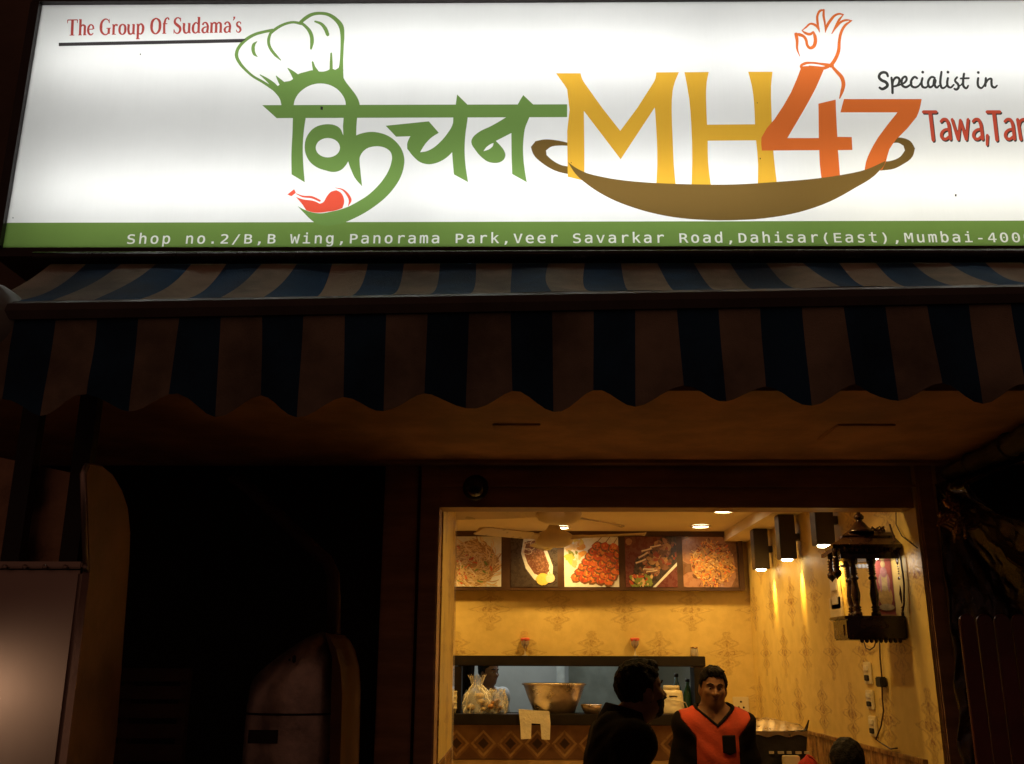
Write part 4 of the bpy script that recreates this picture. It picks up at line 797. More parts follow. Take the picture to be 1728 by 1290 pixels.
m = MB(); m.box((q[0] - 0.006, Yb - 0.012, q[1] - 0.016), (q[0] + 0.006, Yb, q[1] + 0.010), bev=0.003); m.box((q[0] - 0.020, Yb - 0.006, q[1] - 0.010), (q[0] - 0.013, Yb, q[1] - 0.001)); m.build('latch', black_m, drum)
m = MB()
for cx_, cy_ in ((front[0][0] + 0.03, Yb + 0.03), (front[-1][0] - 0.03, Yb + 0.03), (front[0][0] + 0.03, Yb + 0.38), (front[-1][0] - 0.03, Yb + 0.38)):
    m.tube([(cx_, cy_, 0.02), (cx_, cy_, z0 + 0.01)], 0.016, n=8)
m.build('stand', black_m, drum)

# flue of the bin: straight up, then slanting away to the left
m = MB(); fl = [(548, 1068), (549, 1010), (547, 962), (536, 940), (470, 878), (400, 812), (372, 790)]
pts = [(bp(*p)[0], Yb + 0.16, bp(*p)[1]) for p in fl]
m.tube(pts, 0.026, n=14); m.build('flue', mat('sooty_steel', (0.07, 0.035, 0.025), 0.55, metal=0.4, var=0.4), drum)
cr = aY(228, 1290, 3.55); 
ct = thing('wooden_crate', 'dim slatted crate in the shadow between the cart and the metal bin', 'crate', (cr.x, 3.6, 0))
for k, (ya, yb) in enumerate(((1128, 1150), (1158, 1180), (1188, 1212), (1222, 1246), (1256, 1285))):
    za, zb2 = aY(228, ya, 3.55).z, aY(228, yb, 3.55).z
    m = MB(); m.box((aY(205, 1150, 3.55).x, 3.55, zb2), (aY(318, 1150, 3.55).x, 3.565, za)); m.build('slat', mat('old_wood', (0.09, 0.05, 0.035), 0.8, var=0.4), ct)
for xx in (aY(207, 1150, 3.55).x, aY(316, 1150, 3.55).x - 0.03):
    m = MB(); m.box((xx, 3.566, 0.02), (xx + 0.03, 3.60, aY(228, 1128, 3.55).z)); m.build('post', mat('old_wood', (0.09, 0.05, 0.035), 0.8, var=0.4), ct)

# vendor's bulb, just outside the picture on the left: the warm glow on the cart comes from it
bulb = thing('hanging_bulb', 'warm bulb under an added shade on a black flex beside the steel cart', 'lamp', (-1.86, 2.0, 1.60))
bx, by, bz = bulb.location
m = MB(); m.lathe([(0.0, -0.045), (0.022, -0.038), (0.032, -0.015), (0.028, 0.012), (0.016, 0.035), (0.013, 0.05)], (bx, by, bz), n=16); m.build('glass', emit('bulb_glow', (1.0, 0.66, 0.42), 10.0), bulb)
m = MB(); m.lathe([(0.018, 0.075), (0.03, 0.07), (0.10, 0.0), (0.145, -0.05), (0.148, -0.05), (0.104, 0.004), (0.033, 0.075), (0.018, 0.08)], (bx, by, bz), n=28, closed=False); m.build('shade', mat('added_shade', (0.3, 0.28, 0.25), 0.4), bulb)  # unseen shade added to keep the bulb's light off the soffit
m = MB(); m.tube([(bx, by, bz + 0.05), (bx, by, bz + 0.1)], 0.016, n=10); m.tube([(bx, by, bz + 0.1), (bx, by + 0.2, 2.2), (bx + 0.1, 2.86, 2.41)], 0.004, n=6); m.build('flex', black_m, bulb)
light('bulb_light', 'POINT', (bx, by, bz - 0.06), 2.6, (1.0, 0.64, 0.42), parent=bulb, shadow_soft_size=0.04)

# ------------------------------------------------------------------ street side, right: bunched plastic sheet and red picket panel
tarp_m = mat('dark_plastic_sheet', (0.030, 0.018, 0.012), 0.2, var=0.5, vscale=5, bump=0.5, bscale=14, spec=0.6)
random.seed(8)
apex = Vector((1.70, 3.96, 2.3))
m = MB()
fold = [random.uniform(-1, 1) for _ in range(40)]
edge = []
for i in range(41):
    t = i / 40
    if t < 0.35:
        e = aY(1640 + 260 * (1 - t / 0.35) , 800 - 90 * (1 - t / 0.35) + 40 * t, 3.45)
    else:
        s_ = (t - 0.35) / 0.65
        e = aY(1640 + 300 * math.sin(s_ * math.pi) * 0.6 - 20 * s_, 815 + 560 * s_, 3.45 + 0.4 * s_)
    edge.append(e)
def tarp(u, v):
    i = u * 39; k = int(min(i, 38)); f = i - k
    e = edge[k + 1] * f + edge[k] * (1 - f)
    # sheet fans out from the tied corner; folds deepen outward and crumple
    p = apex.lerp(e, v ** 0.8)
    amp = 0.055 * v * (1.1 - 0.3 * v)
    p = p + Vector((0.25, -1, 0.2)).normalized() * (amp * (math.sin(u * 31 + fold[k] * 0.8) + 0.3 * math.sin(u * 67 + v * 9) + 0.4 * math.sin(v * 31 + fold[(k * 7) % 40] * 4)))
    cr = math.exp(-((u - 0.33) / 0.12) ** 2 - ((v - 0.45) / 0.2) ** 2)
    p = p + Vector((0, -1, 0.3)) * (0.03 * cr * math.sin(u * 310 + v * 60) * math.cos(v * 170 + u * 90))
    return p
m.grid(tarp, 120, 70)
o = tag(m.build('plastic_sheet', tarp_m), 'crumpled dark plastic sheet bunched up at the right of the doorway', 'sheet')
so = o.modifiers.new('thickness', 'SOLIDIFY'); so.thickness = 0.004
rnd = random.Random(6)
def wrap(u, v):
    p = aY(1618 + (30 + 9 * math.sin(u * 31) + 6 * math.sin(u * 75 + 1)) * v * math.cos(u * 2 * math.pi), 868 + (38 + 12 * math.sin(u * 44 + 2) + 7 * math.sin(u * 88)) * v * math.sin(u * 2 * math.pi), 3.70 + 0.05 * v)
    a = (1 - v * .6) * math.sin(u * 23 + 3 * math.sin(v * 17)) * math.sin(v * 29 + 2 * math.sin(u * 13)) + 0.6 * math.sin(u * 51 + v * 37)
    return p + Vector((0.3, -1, 0.3)) * (0.007 * a)
m = MB(); m.grid(wrap, 96, 40, smooth=True)  # lighter metallic patch paints the bright glint on the plastic sheet
o = tag(m.build('sheet_glint', mat('glint_patch', (0.40, 0.22, 0.10), 0.2, var=0.4, vscale=10, metal=0.6, spec=0.8)), 'lighter shiny patch added for the glint on plastic wrap bunched at the top right corner of the doorway', 'wrap')
so = o.modifiers.new('thickness', 'SOLIDIFY'); so.thickness = 0.002
roll = thing('rolled_curtain', 'dull green rolled curtain slanting from the doorway corner to the right edge', 'curtain', (1.9, 3.6, 2.36))
m = MB()
pa, pb = Vector((1.74, 3.93, 2.345)), aY(1800, 700, 3.0)
pts = [pa.lerp(pb, t / 12) + Vector((0, 0, -0.012 * math.sin(t / 12 * math.pi))) for t in range(13)]
m.tube(pts, [0.028 + 0.02 * t / 12 + 0.004 * math.sin(t * 2.2) for t in range(13)], n=16)
m.build('cloth_roll', cloth('green_canvas', (0.10, 0.09, 0.065)), roll)
m = MB()
for t in (3, 7, 10): 
    m = MB(); c = pts[t]; r_ = 0.032 + 0.02 * t / 12
    m.lathe([(r_ + 0.002, -0.006), (r_ + 0.006, 0), (r_ + 0.002, 0.006)], c, axis='Y', n=16, closed=False); m.build('tie', black_m, roll)
pk = thing('picket_panel', 'dark red panel of upright rounded slats at the lower right edge', 'panel', (1.9, 3.6, 0))
red_m = mat('dull_red_slats', (0.16, 0.045, 0.04), 0.45, var=0.3, vscale=5)
for k in range(6):
    q = aY(1632 + 29.5 * k, 1036, 3.6)
    w = 0.0285
    pts = [(q.x - w, 3.6, 0.06)] + [(q.x - w * math.cos(a * math.pi / 8), 3.6, q.z - w + w * math.sin(a * math.pi / 8)) for a in range(9)] + [(q.x + w, 3.6, 0.06)]
    m = MB(); m.prism(pts, (0, 0.022, 0)); s_ = m.build('slat', red_m, pk)
    bv = s_.modifiers.new('round', 'BEVEL'); bv.width = 0.008; bv.segments = 3; bv.limit_method = 'ANGLE'; bv.angle_limit = 1.0
m = MB(); xa, xb = aY(1610, 1036, 3.6).x, aY(1632 + 29.5 * 5 + 20, 1036, 3.6).x
m.box((xa, 3.623, 1.2), (xb, 3.645, 1.25)); m.build('rail', red_m, pk)
m = MB(); m.box((xa, 3.623, 0.3), (xb, 3.645, 0.35)); m.build('rail', red_m, pk)

# ------------------------------------------------------------------ inside: ceiling lights, fans
glow = emit('lamp_glow', (1.0, 0.86, 0.62), 22.0)
white_m = mat('white_trim', (0.75, 0.68, 0.52), 0.4, var=0.06)
def downlight(loc, label, w):
    t = thing('downlight', label, 'ceiling light', loc, 'round downlights in the shop ceiling')
    x, y, z = loc
    m = MB(); m.lathe([(0.058, 0.0), (0.075, -0.004), (0.075, -0.010), (0.056, -0.012)], (x, y, z), n=28, closed=False); m.build('trim_ring', white_m, t)
    m = MB(); m.lathe([(0.0, -0.007), (0.056, -0.007)], (x, y, z), n=24, closed=False); m.build('lens', glow, t)
    light('downlight_lamp', 'AREA', (x, y, z - 0.02), w, WARM, (0, 0, 0), t, shape='DISK', size=0.11, spread=R(140))
for (px, py), lab in (((946, 884), 'round ceiling downlight between the two fans'), ((1182, 887), 'round ceiling downlight nearest the rear wall on the right'), ((1221, 856), 'round ceiling downlight close to the top of the doorway')):
    q = aZ(px, py + (5 if px != 1182 else 0), CZ); downlight((q.x, q.y, CZ - 0.001), lab, 5.5)
for x_, w_ in ((0.35, 4.5), (1.05, 4.5)): downlight((x_, 4.27, CZ - 0.001), 'added unseen downlight just inside the lintel', w_)  # added lamps out of view, brighten the boy's front and the soffit
downlight((-0.75, 6.6, CZ - 0.001), 'added unseen downlight beyond the glass partition at far left', 8.5)  # added lamp out of view, brightens the leftmost food pictures
cream_fan = mat('cream_enamel', (0.68, 0.55, 0.33), 0.35, var=0.1)
def fan(loc, drop, ang, label, sc=1.0):
    t = thing('ceiling_fan', label, 'fan', loc, 'cream ceiling fans'); x, y, z = loc
    m = MB(); m.tube([(x, y, CZ), (x, y, z + 0.05)], 0.014, n=10); m.lathe([(0.02, CZ - 0.08 - z), (0.055, CZ - 0.03 - z), (0.06, CZ - 0.001 - z)], (x, y, z), n=20); m.build('rod', cream_fan, t)
    m = MB(); m.lathe([(0.0, -0.055), (0.07, -0.052), (0.105, -0.035), (0.118, -0.008), (0.115, 0.012), (0.09, 0.03), (0.05, 0.045), (0.03, 0.075), (0.02, 0.10)], (x, y, z), n=30); m.build('motor', cream_fan, t)
    for k in range(3):
        a = R(ang + 120 * k); c, s = math.cos(a), math.sin(a); L = 0.56 * sc
        def bl(r, w, dz): return Vector((x + c * r - s * w, y + s * r + c * w, z + dz))
        m = MB()
        st = [(0.11, 0.02, 0.02), (0.17, 0.025, 0.022), (0.2, 0.05, 0.05), (0.3, 0.055, 0.058), (L - 0.04, 0.065, 0.07), (L - 0.01, 0.05, 0.055), (L, 0.02, 0.02)]
        vs, n = [], len(st)
        for r, wa, wb in st:
            for w, dz in ((-wa, -0.012), (wb, 0.012)):
                vs += [bl(r, w, dz - 0.004), bl(r, w, dz + 0.002)]
        fs = []
        for i in range(n - 1):
            b_ = i * 4; e_ = b_ + 4
            fs += [(b_, b_ + 2, e_ + 2, e_), (b_ + 1, e_ + 1, e_ + 3, b_ + 3), (b_, e_, e_ + 1, b_ + 1), (b_ + 2, b_ + 3, e_ + 3, e_ + 2)]
        fs += [(0, 1, 3, 2), ((n - 1) * 4, (n - 1) * 4 + 2, (n - 1) * 4 + 3, (n - 1) * 4 + 1)]
        m.add(vs, fs); m.build('blade', cream_fan, t)
q = aZ(943, 868, 2.32); fan((q.x, q.y, 2.325), 0.2, 172, 'nearer cream ceiling fan half hidden by the doorway top')
q = aZ(935, 908, 2.30); fan((q.x, q.y, 2.30), 0.2, -22, 'farther cream ceiling fan in front of the food pictures')
# wall lamps: black square tubes along the right wall
lamp_black = mat('black_lamp_body', (0.045, 0.032, 0.02), 0.45, var=0.25)
grey_side = lamp_black
for k, ((px, py), lab) in enumerate((((1285, 969), 'black square wall lamp nearest the rear wall'), ((1329, 952), 'middle black square wall lamp along the right wall'), ((1391, 931), 'black square wall lamp right behind the carved shrine'))):
    X = 1.542; q = aX(px, py, X); z0 = 2.172
    t = thing('wall_lamp', lab, 'wall lamp', (X, q.y, z0), 'black square lamps along the right wall')
    h = 0.047
    m = MB(); m.box((X - h, q.y - h, z0), (X + h, q.y + h, 2.429), bev=0.003); m.build('housing', lamp_black, t)
    m = MB(); m.lathe([(0.0, -0.010), (0.026, -0.010), (0.032, -0.004), (0.032, 0.0)], (X, q.y, z0), n=20, closed=False); m.build('lens', emit('spot_glow', (1.0, 0.8, 0.5), 24.0), t)
    m = MB(); m.box((X + h, q.y - 0.02, 2.28), (RX, q.y + 0.02, 2.32)); m.build('bracket', lamp_black, t)
    light('spot_lamp', 'SPOT', (X + 0.02, q.y, z0 - 0.016), 32.0, (1.0, 0.58, 0.10), (0, -R(24), 0), t, spot_size=R(36), spot_blend=0.9, shadow_soft_size=0.02)

# ------------------------------------------------------------------ food picture panel (flat printed pictures)
FY = BY - 0.06
p0, p1 = aY(757, 897, FY), aY(1256, 997, FY)
pic = thing('picture_board', 'long dark framed board with five food photographs high on the rear wall', 'picture board', (0.4, BY, p1.z))
wood_d = mat('dark_brown_frame', (0.085, 0.042, 0.022), 0.4, var=0.3, vscale=5)
m = MB(); m.box((p0.x - 0.5, FY, p1.z), (p1.x, BY - 0.002, p0.z)); m.box((p0.x - 0.5, FY - 0.02, p0.z - 0.03), (p1.x + 0.004, FY, p0.z + 0.002)); m.box((p0.x - 0.5, FY - 0.02, p1.z - 0.002), (p1.x + 0.004, FY, p1.z + 0.012))
m.box((p1.x - 0.03, FY - 0.02, p1.z + 0.012), (p1.x + 0.004, FY, p0.z - 0.03))
m.build('frame', wood_d, pic)
def flatmat(n, c, r=0.3): return mat(n, tuple(min(0.86, q * 1.18 + 0.012) for q in c), r, var=0.03, vscale=30.0, spec=0.5)
PT = [flatmat('print_white', (0.78, 0.76, 0.80)), flatmat('print_black', (0.05, 0.035, 0.03)), flatmat('print_pasta', (0.66, 0.47, 0.24)), flatmat('print_pasta_dark', (0.42, 0.24, 0.10)),
      flatmat('print_red', (0.50, 0.08, 0.03)), flatmat('print_green', (0.20, 0.26, 0.06)), flatmat('print_mince', (0.20, 0.08, 0.05)), flatmat('print_mince_light', (0.34, 0.17, 0.11)),
      flatmat('print_kebab', (0.62, 0.15, 0.045)), flatmat('print_kebab_dark', (0.28, 0.05, 0.02)), flatmat('print_yellow', (0.66, 0.52, 0.12)), flatmat('print_rice', (0.66, 0.33, 0.08)), flatmat('print_brown', (0.17, 0.08, 0.04)), flatmat('print_bone', (0.72, 0.58, 0.44)), flatmat('print_maroon', (0.14, 0.035, 0.03))]
FZ0, FZ1 = aY(1000, 991, FY).z, aY(1000, 906, FY).z
SQ = FZ1 - FZ0
rnd = random.Random(12)
class Print:
    """a flat print: every patch is its own small layer a fraction of a millimetre proud of the last"""
    def __init__(s, x0, x1): s.mb, s.x0, s.w, s.d = MB(), x0, x1 - x0, FY - 0.004
    def P(s, u, v): return (s.x0 + min(max(u, 0), 1) * s.w, s.d, FZ0 + min(max(v, 0), 1) * SQ)
    def poly(s, pts, mi):
        s.d -= 0.000012; s.mb.add([s.P(u, v) for u, v in pts], [tuple(range(len(pts)))], mi)
    def blob(s, u, v, r, mi, asp=1.0, ang=0.0, n=9, j=0.3):
        s.poly([(u + r * (1 + rnd.uniform(-j, j)) * (math.cos(a) * math.cos(ang) * asp - math.sin(a) * math.sin(ang)), v + r * (1 + rnd.uniform(-j, j)) * (math.cos(a) * math.sin(ang) * asp + math.sin(a) * math.cos(ang))) for a in [2 * math.pi * k / n for k in range(n)]], mi)
    def strand(s, u, v, L, w, ang, bend, mi):
        L1, L2 = [], []
        for k in range(6):
            a = ang + bend * (k - 2.5) / 5; 
            u += math.cos(a) * L / 6; v += math.sin(a) * L / 6
            L1.append((u - math.sin(a) * w, v + math.cos(a) * w)); L2.append((u + math.sin(a) * w, v - math.cos(a) * w))
        s.poly(L1 + L2[::-1], mi)
    def base(s, mi): s.poly([(0, 0), (1, 0), (1, 1), (0, 1)], mi)
def px_x(p): return aY(p, 950, FY).x
def disc(t): return math.sqrt(rnd.random()) * t, rnd.uniform(0, 2 * math.pi)
def noodles(s):
    s.base(0)
    s.blob(0.5, 0.46, 0.44, 3, 1.05, 0, 30, 0.07)
    for k in range(420):
        r, a = disc(0.46); s.strand(0.48 + r * math.cos(a), 0.45 + r * math.sin(a) * 0.95, rnd.uniform(0.1, 0.32), rnd.uniform(0.006, 0.011), a + math.pi / 2 + rnd.uniform(-0.9, 0.9), rnd.uniform(-2, 2), rnd.choice([2, 2, 2, 3, 13]))
        if k % 12 == 0: r, a = disc(0.42); s.strand(0.48 + r * math.cos(a), 0.4 + r * math.sin(a) * 0.8, 0.12, 0.016, rnd.uniform(0, 6), 1, rnd.choice([4, 5, 5, 8]))
def mince(s):
    s.base(1)
    s.poly([(0.28, 1), (0.6, 1), (0.78, 0.72), (0.9, 0.4), (0.88, 0.14), (0.72, 0.02), (0.5, 0.14), (0.32, 0.36), (0.22, 0.66)], 0)
    s.poly([(0.34, 0.9), (0.55, 0.93), (0.7, 0.72), (0.82, 0.42), (0.78, 0.26), (0.66, 0.2), (0.5, 0.26), (0.36, 0.46), (0.28, 0.68)], 6)
    for k in range(330):
        t = rnd.random(); u, v = 0.42 + 0.28 * t + rnd.uniform(-.15, .15), 0.8 - 0.5 * t + rnd.uniform(-.13, .13)
        s.blob(u, v, rnd.uniform(0.008, 0.02), rnd.choice([6, 7, 7, 12]), 1.3, rnd.uniform(0, 3), 6)
    for u, v, r in ((0.4, 0.8, 0.13), (0.52, 0.86, 0.11), (0.36, 0.7, 0.1)):
        pts = [(u + r * math.cos(a), v + r * 0.62 * math.sin(a)) for a in [k * math.pi / 9 for k in range(19)]]
        for i in range(18): s.poly([pts[i], pts[i + 1], (u + (pts[i + 1][0] - u) * .84, v + (pts[i + 1][1] - v) * .84), (u + (pts[i][0] - u) * .84, v + (pts[i][1] - v) * .84)], 13)
    s.blob(0.68, 0.15, 0.12, 10, 1.2, 0.1, 14, 0.03); s.blob(0.84, 0.17, 0.09, 13, 1.1, 0.5, 12, 0.05)
def kebab(s):
    s.base(0)
    for k in range(26): s.blob(rnd.uniform(0.02, 0.34), rnd.uniform(0.45, 0.95), rnd.uniform(0.02, 0.06), rnd.choice([10, 5, 13, 11, 2]), 1.7, rnd.uniform(0, 3))
    for k in range(5):
        u0, v0 = 0.18 + 0.15 * k, 0.12 - 0.02 * k
        s.strand(u0 - 0.08, v0 - 0.06, 1.15, 0.008, 1.02, 0.0, 12)
        for j in range(7):
            t = 0.06 + j * 0.105
            u, v = u0 + t * 0.62, v0 + t * 1.0
            if v > 0.86: continue
            s.blob(u, v, 0.092, 12, 1.1, 0.4, 10, 0.2); s.blob(u - .004, v + .008, 0.076, (8, 4)[(j + k) % 2], 1.1, 0.4, 9, 0.25)
            for q_ in range(5): s.blob(u + rnd.uniform(-.05, .05), v + rnd.uniform(-.04, .04), rnd.uniform(.010, .022), rnd.choice([8, 4, 9, 12, 11]), 1.5, rnd.uniform(0, 3), 7, 0.4)
            s.blob(u - 0.02, v + 0.03, 0.014, 11, 1.8, rnd.uniform(0, 3), 6)
def chops(s):
    s.base(14)
    s.poly([(0.1, 0.0), (0.55, 0.0), (1, 0.45), (1, 1), (0.75, 1), (0.2, 0.55)], 1)
    s.poly([(0.52, 0.0), (0.58, 0.0), (1, 0.42), (1, 0.49)], 0)
    for k in range(150):
        t = rnd.random(); s.blob(0.42 + 0.45 * t + rnd.uniform(-.18, .18), 0.35 + 0.45 * t + rnd.uniform(-.2, .16), rnd.uniform(0.015, 0.05), rnd.choice([12, 12, 6, 9, 7, 3]), 1.4, rnd.uniform(0, 3), 8, 0.35)
    for u, v, a in ((0.16, 0.46, 0.35), (0.22, 0.56, 0.5), (0.28, 0.70, 0.25), (0.3, 0.36, -0.05), (0.45, 0.78, 0.2), (0.36, 0.3, 0.1)):
        s.strand(u, v, 0.26, 0.02, a, 0.2, 13); s.strand(u + 0.02, v - 0.012, 0.24, 0.008, a, 0.2, 12)
    for k in range(60): s.blob(rnd.uniform(0.1, 0.5), rnd.uniform(0.03, 0.22), rnd.uniform(0.012, 0.03), rnd.choice([5, 5, 2, 4]), 2.0, rnd.uniform(0, 3), 7)
    s.blob(0.08, 0.9, 0.07, 7, 1, 0, 10, 0.1)
def rice(s):
    s.base(12); s.blob(0.2, 0.75, 0.25, 7, 1.3, 0.8, 12, 0.1); s.blob(0.2, 0.12, 0.2, 7, 1.3, 0, 12, 0.1)
    s.poly([(0.3, 1), (0.75, 1), (0.94, 0.6), (0.96, 0.2), (0.86, 0.0), (0.4, 0.0), (0.16, 0.3), (0.14, 0.62)], 7)
    s.blob(0.54, 0.46, 0.40, 3, 1.0, 0, 26, 0.06)
    for k in range(480):
        r, a = disc(0.38); u, v = 0.54 + r * math.cos(a), 0.46 + r * 1.2 * math.sin(a) + 0.0
        s.strand(u, v, rnd.uniform(0.04, 0.1), rnd.uniform(0.007, 0.013), rnd.uniform(0, 6.3), rnd.uniform(-1, 1), rnd.choice([11, 11, 11, 8, 9, 2, 3, 3, 12, 6]))
for (a, b), fn, lab in (((760, 846), noodles, 'noodles on a white plate'), ((862, 941), mince, 'oval white dish of mince with onion rings'), ((952, 1044), kebab, 'red kebabs on skewers'), ((1055, 1142), chops, 'browned chops on a dark plate'), ((1152, 1244), rice, 'orange fried rice')):
    xa = px_x(a) - (0.06 if a == 760 else 0)
    s = Print(xa, px_x(b)); fn(s); o = s.mb.build('photograph', PT, pic, fixn=False); o['label'] = lab

# ------------------------------------------------------------------ things on and over the serving ledge
LZ = hz0 + 0.001
LYc = BY - 0.02
def lx(px, Y=LYc): return aY(px, 1190, Y).x
alum = mat('hammered_aluminium', (0.55, 0.44, 0.33), 0.35, metal=0.8, var=0.3, vscale=9, bump=0.2, bscale=40)
tub = thing('metal_tub', 'large tapered aluminium tub standing on the serving ledge', 'tub', (lx(935), BY + 0.06, LZ))
x = lx(936); hh = aY(935, 1155, BY).z - LZ
ra, rb = (lx(990) - lx(880)) / 2, (lx(975) - lx(900)) / 2 * 0.92
m = MB(); m.lathe([(0.0, 0.0), (rb, 0.0), (rb + (ra - rb) * .5, hh * .5), (ra - 0.012, hh - 0.01), (ra, hh - 0.006), (ra, hh), (ra - 0.014, hh), (rb + (ra - rb) * .5 - 0.012, hh * .5), (rb - 0.01, 0.01), (0, 0.01)], (x, BY + 0.06, LZ), n=40, sy=0.58, closed=False); m.build('bowl', alum, tub)
m = MB(); m.lathe([(ra - 0.006, hh - 0.004), (ra + 0.006, hh), (ra - 0.006, hh + 0.006)], (x, BY + 0.06, LZ), n=40, sy=0.58, closed=False); m.build('rim', alum, tub)
bw = thing('metal_bowl', 'small shallow metal bowl on the serving ledge beside the large tub', 'bowl', (lx(998), BY - 0.04, LZ))
m = MB(); m.lathe([(0.0, 0.0), (0.05, 0.0), (0.07, 0.035), (0.076, 0.058), (0.068, 0.058), (0.048, 0.008), (0, 0.008)], (lx(998), BY - 0.04, LZ), n=28, closed=False); m.build('dish', alum, bw)
m = MB(); m.lathe([(0.072, 0.054), (0.08, 0.058), (0.072, 0.062)], (lx(998), BY - 0.04, LZ), n=28, closed=False); m.build('rim', alum, bw)
jw = mat('white_plastic', (0.66, 0.58, 0.40), 0.4, var=0.08)
jug = thing('water_jug', 'white insulated water jug with a wire handle on the serving ledge', 'jug', (lx(1134), BY - 0.02, LZ))
jx, jy = lx(1134), BY - 0.02; jh = aY(1134, 1157, jy).z - LZ
r_ = (lx(1153) - lx(1114)) / 2
m = MB(); m.lathe([(0.0, 0.0), (r_ * 1.02, 0.0), (r_ * 1.06, 0.01), (r_ * 1.04, 0.055), (r_, 0.06), (r_ * 0.96, jh * .72), (r_ * 0.9, jh * .8), (r_ * .72, jh * .84), (0, jh * .84)], (jx, jy, LZ), n=32); m.build('body', jw, jug)
m = MB(); m.lathe([(0.0, jh * .84), (r_ * .70, jh * .84), (r_ * .70, jh * .98), (r_ * .64, jh), (0, jh)], (jx, jy, LZ), n=28); m.build('lid', jw, jug)
m = MB(); m.tube([(jx - r_ * 1.05, jy, LZ + jh * .55)] + [(jx + r_ * 1.15 * math.sin(a), jy - r_ * 1.12 * math.cos(a), LZ + jh * (.50 - .10 * math.sin(a))) for a in [-1.2 + 0.3 * k for k in range(9)]] + [(jx + r_ * 1.45, jy - 0.02, LZ + jh * .1)], 0.004, n=6); m.build('handle', jw, jug)
m = MB(); m.box((jx - 0.028, jy - r_ * 1.0, LZ + jh * .62), (jx + 0.028, jy - r_ * .9, LZ + jh * .65)); m.build('slot', dark_m, jug)
green_gl = mat('green_bottle', (0.05, 0.14, 0.05), 0.15, var=0.2, spec=0.6); clear_pl = mat('blue_bottle', (0.16, 0.28, 0.33), 0.2, var=0.2)
for px, py, mt, lab in ((1160, 1146, green_gl, 'slim green bottle behind the white water jug at the hatch end'), (1141, 1137, clear_pl, 'pale bottle with dark cap standing behind the water jug')):
    yb = BY + 0.18; q = aY(px, py, yb); h_ = q.z - (LZ - 0.05)
    t = thing('bottle', lab, 'bottle', (q.x, yb, LZ - 0.05), 'bottles behind the serving ledge')
    m = MB(); m.lathe([(0.0, 0.0), (0.034, 0.0), (0.036, 0.02), (0.036, h_ * .6), (0.028, h_ * .72), (0.013, h_ * .84), (0.013, h_ * .93), (0.0, h_ * .93)], (q.x, yb, LZ - 0.05), n=18); m.build('glass', mt, t)
    m = MB(); m.lathe([(0.0, h_ * .93), (0.016, h_ * .93), (0.016, h_), (0.0, h_)], (q.x, yb, LZ - 0.05), n=14); m.build('cap', black_m, t)
kshelf = MB(); kshelf.box((-1.2, BY + 0.13, LZ - 0.09), (1.25, BY + 0.5, LZ - 0.051)); tag(kshelf.build('kitchen_counter', steel), 'steel kitchen counter just behind the serving hatch', 'counter')

# carrier bag hung over the ledge, looks like an upside-down U
bag_m = mat('cream_polythene', (0.82, 0.76, 0.58), 0.5, var=0.12, vscale=14, bump=0.5, bscale=35)
yb = BY - 0.155
def bz(px, py): v = aY(px, py, yb); return v.x, v.z
outer = [bz(*p) for p in ((875, 1197), (900, 1199), (927, 1201), (929, 1220), (928, 1249), (914, 1248), (912, 1222), (897, 1221), (896, 1247), (879, 1248), (878, 1225))]
m = MB(); m.prism([(x, yb, z) for x, z in outer], (0, 0.012, 0)); x0_, z0_ = outer[0]; x1_, z1_ = outer[2]
m.add([(x0_, yb, z0_), (x1_, yb, z1_), (x1_ - 0.01, BY - 0.02, LZ + 0.006), (x0_ + 0.01, BY - 0.02, LZ + 0.004)], [(0, 1, 2, 3)])
o = tag(m.build('carrier_bag', bag_m), 'cream carrier bag with open handles draped over the ledge below the tub', 'bag')
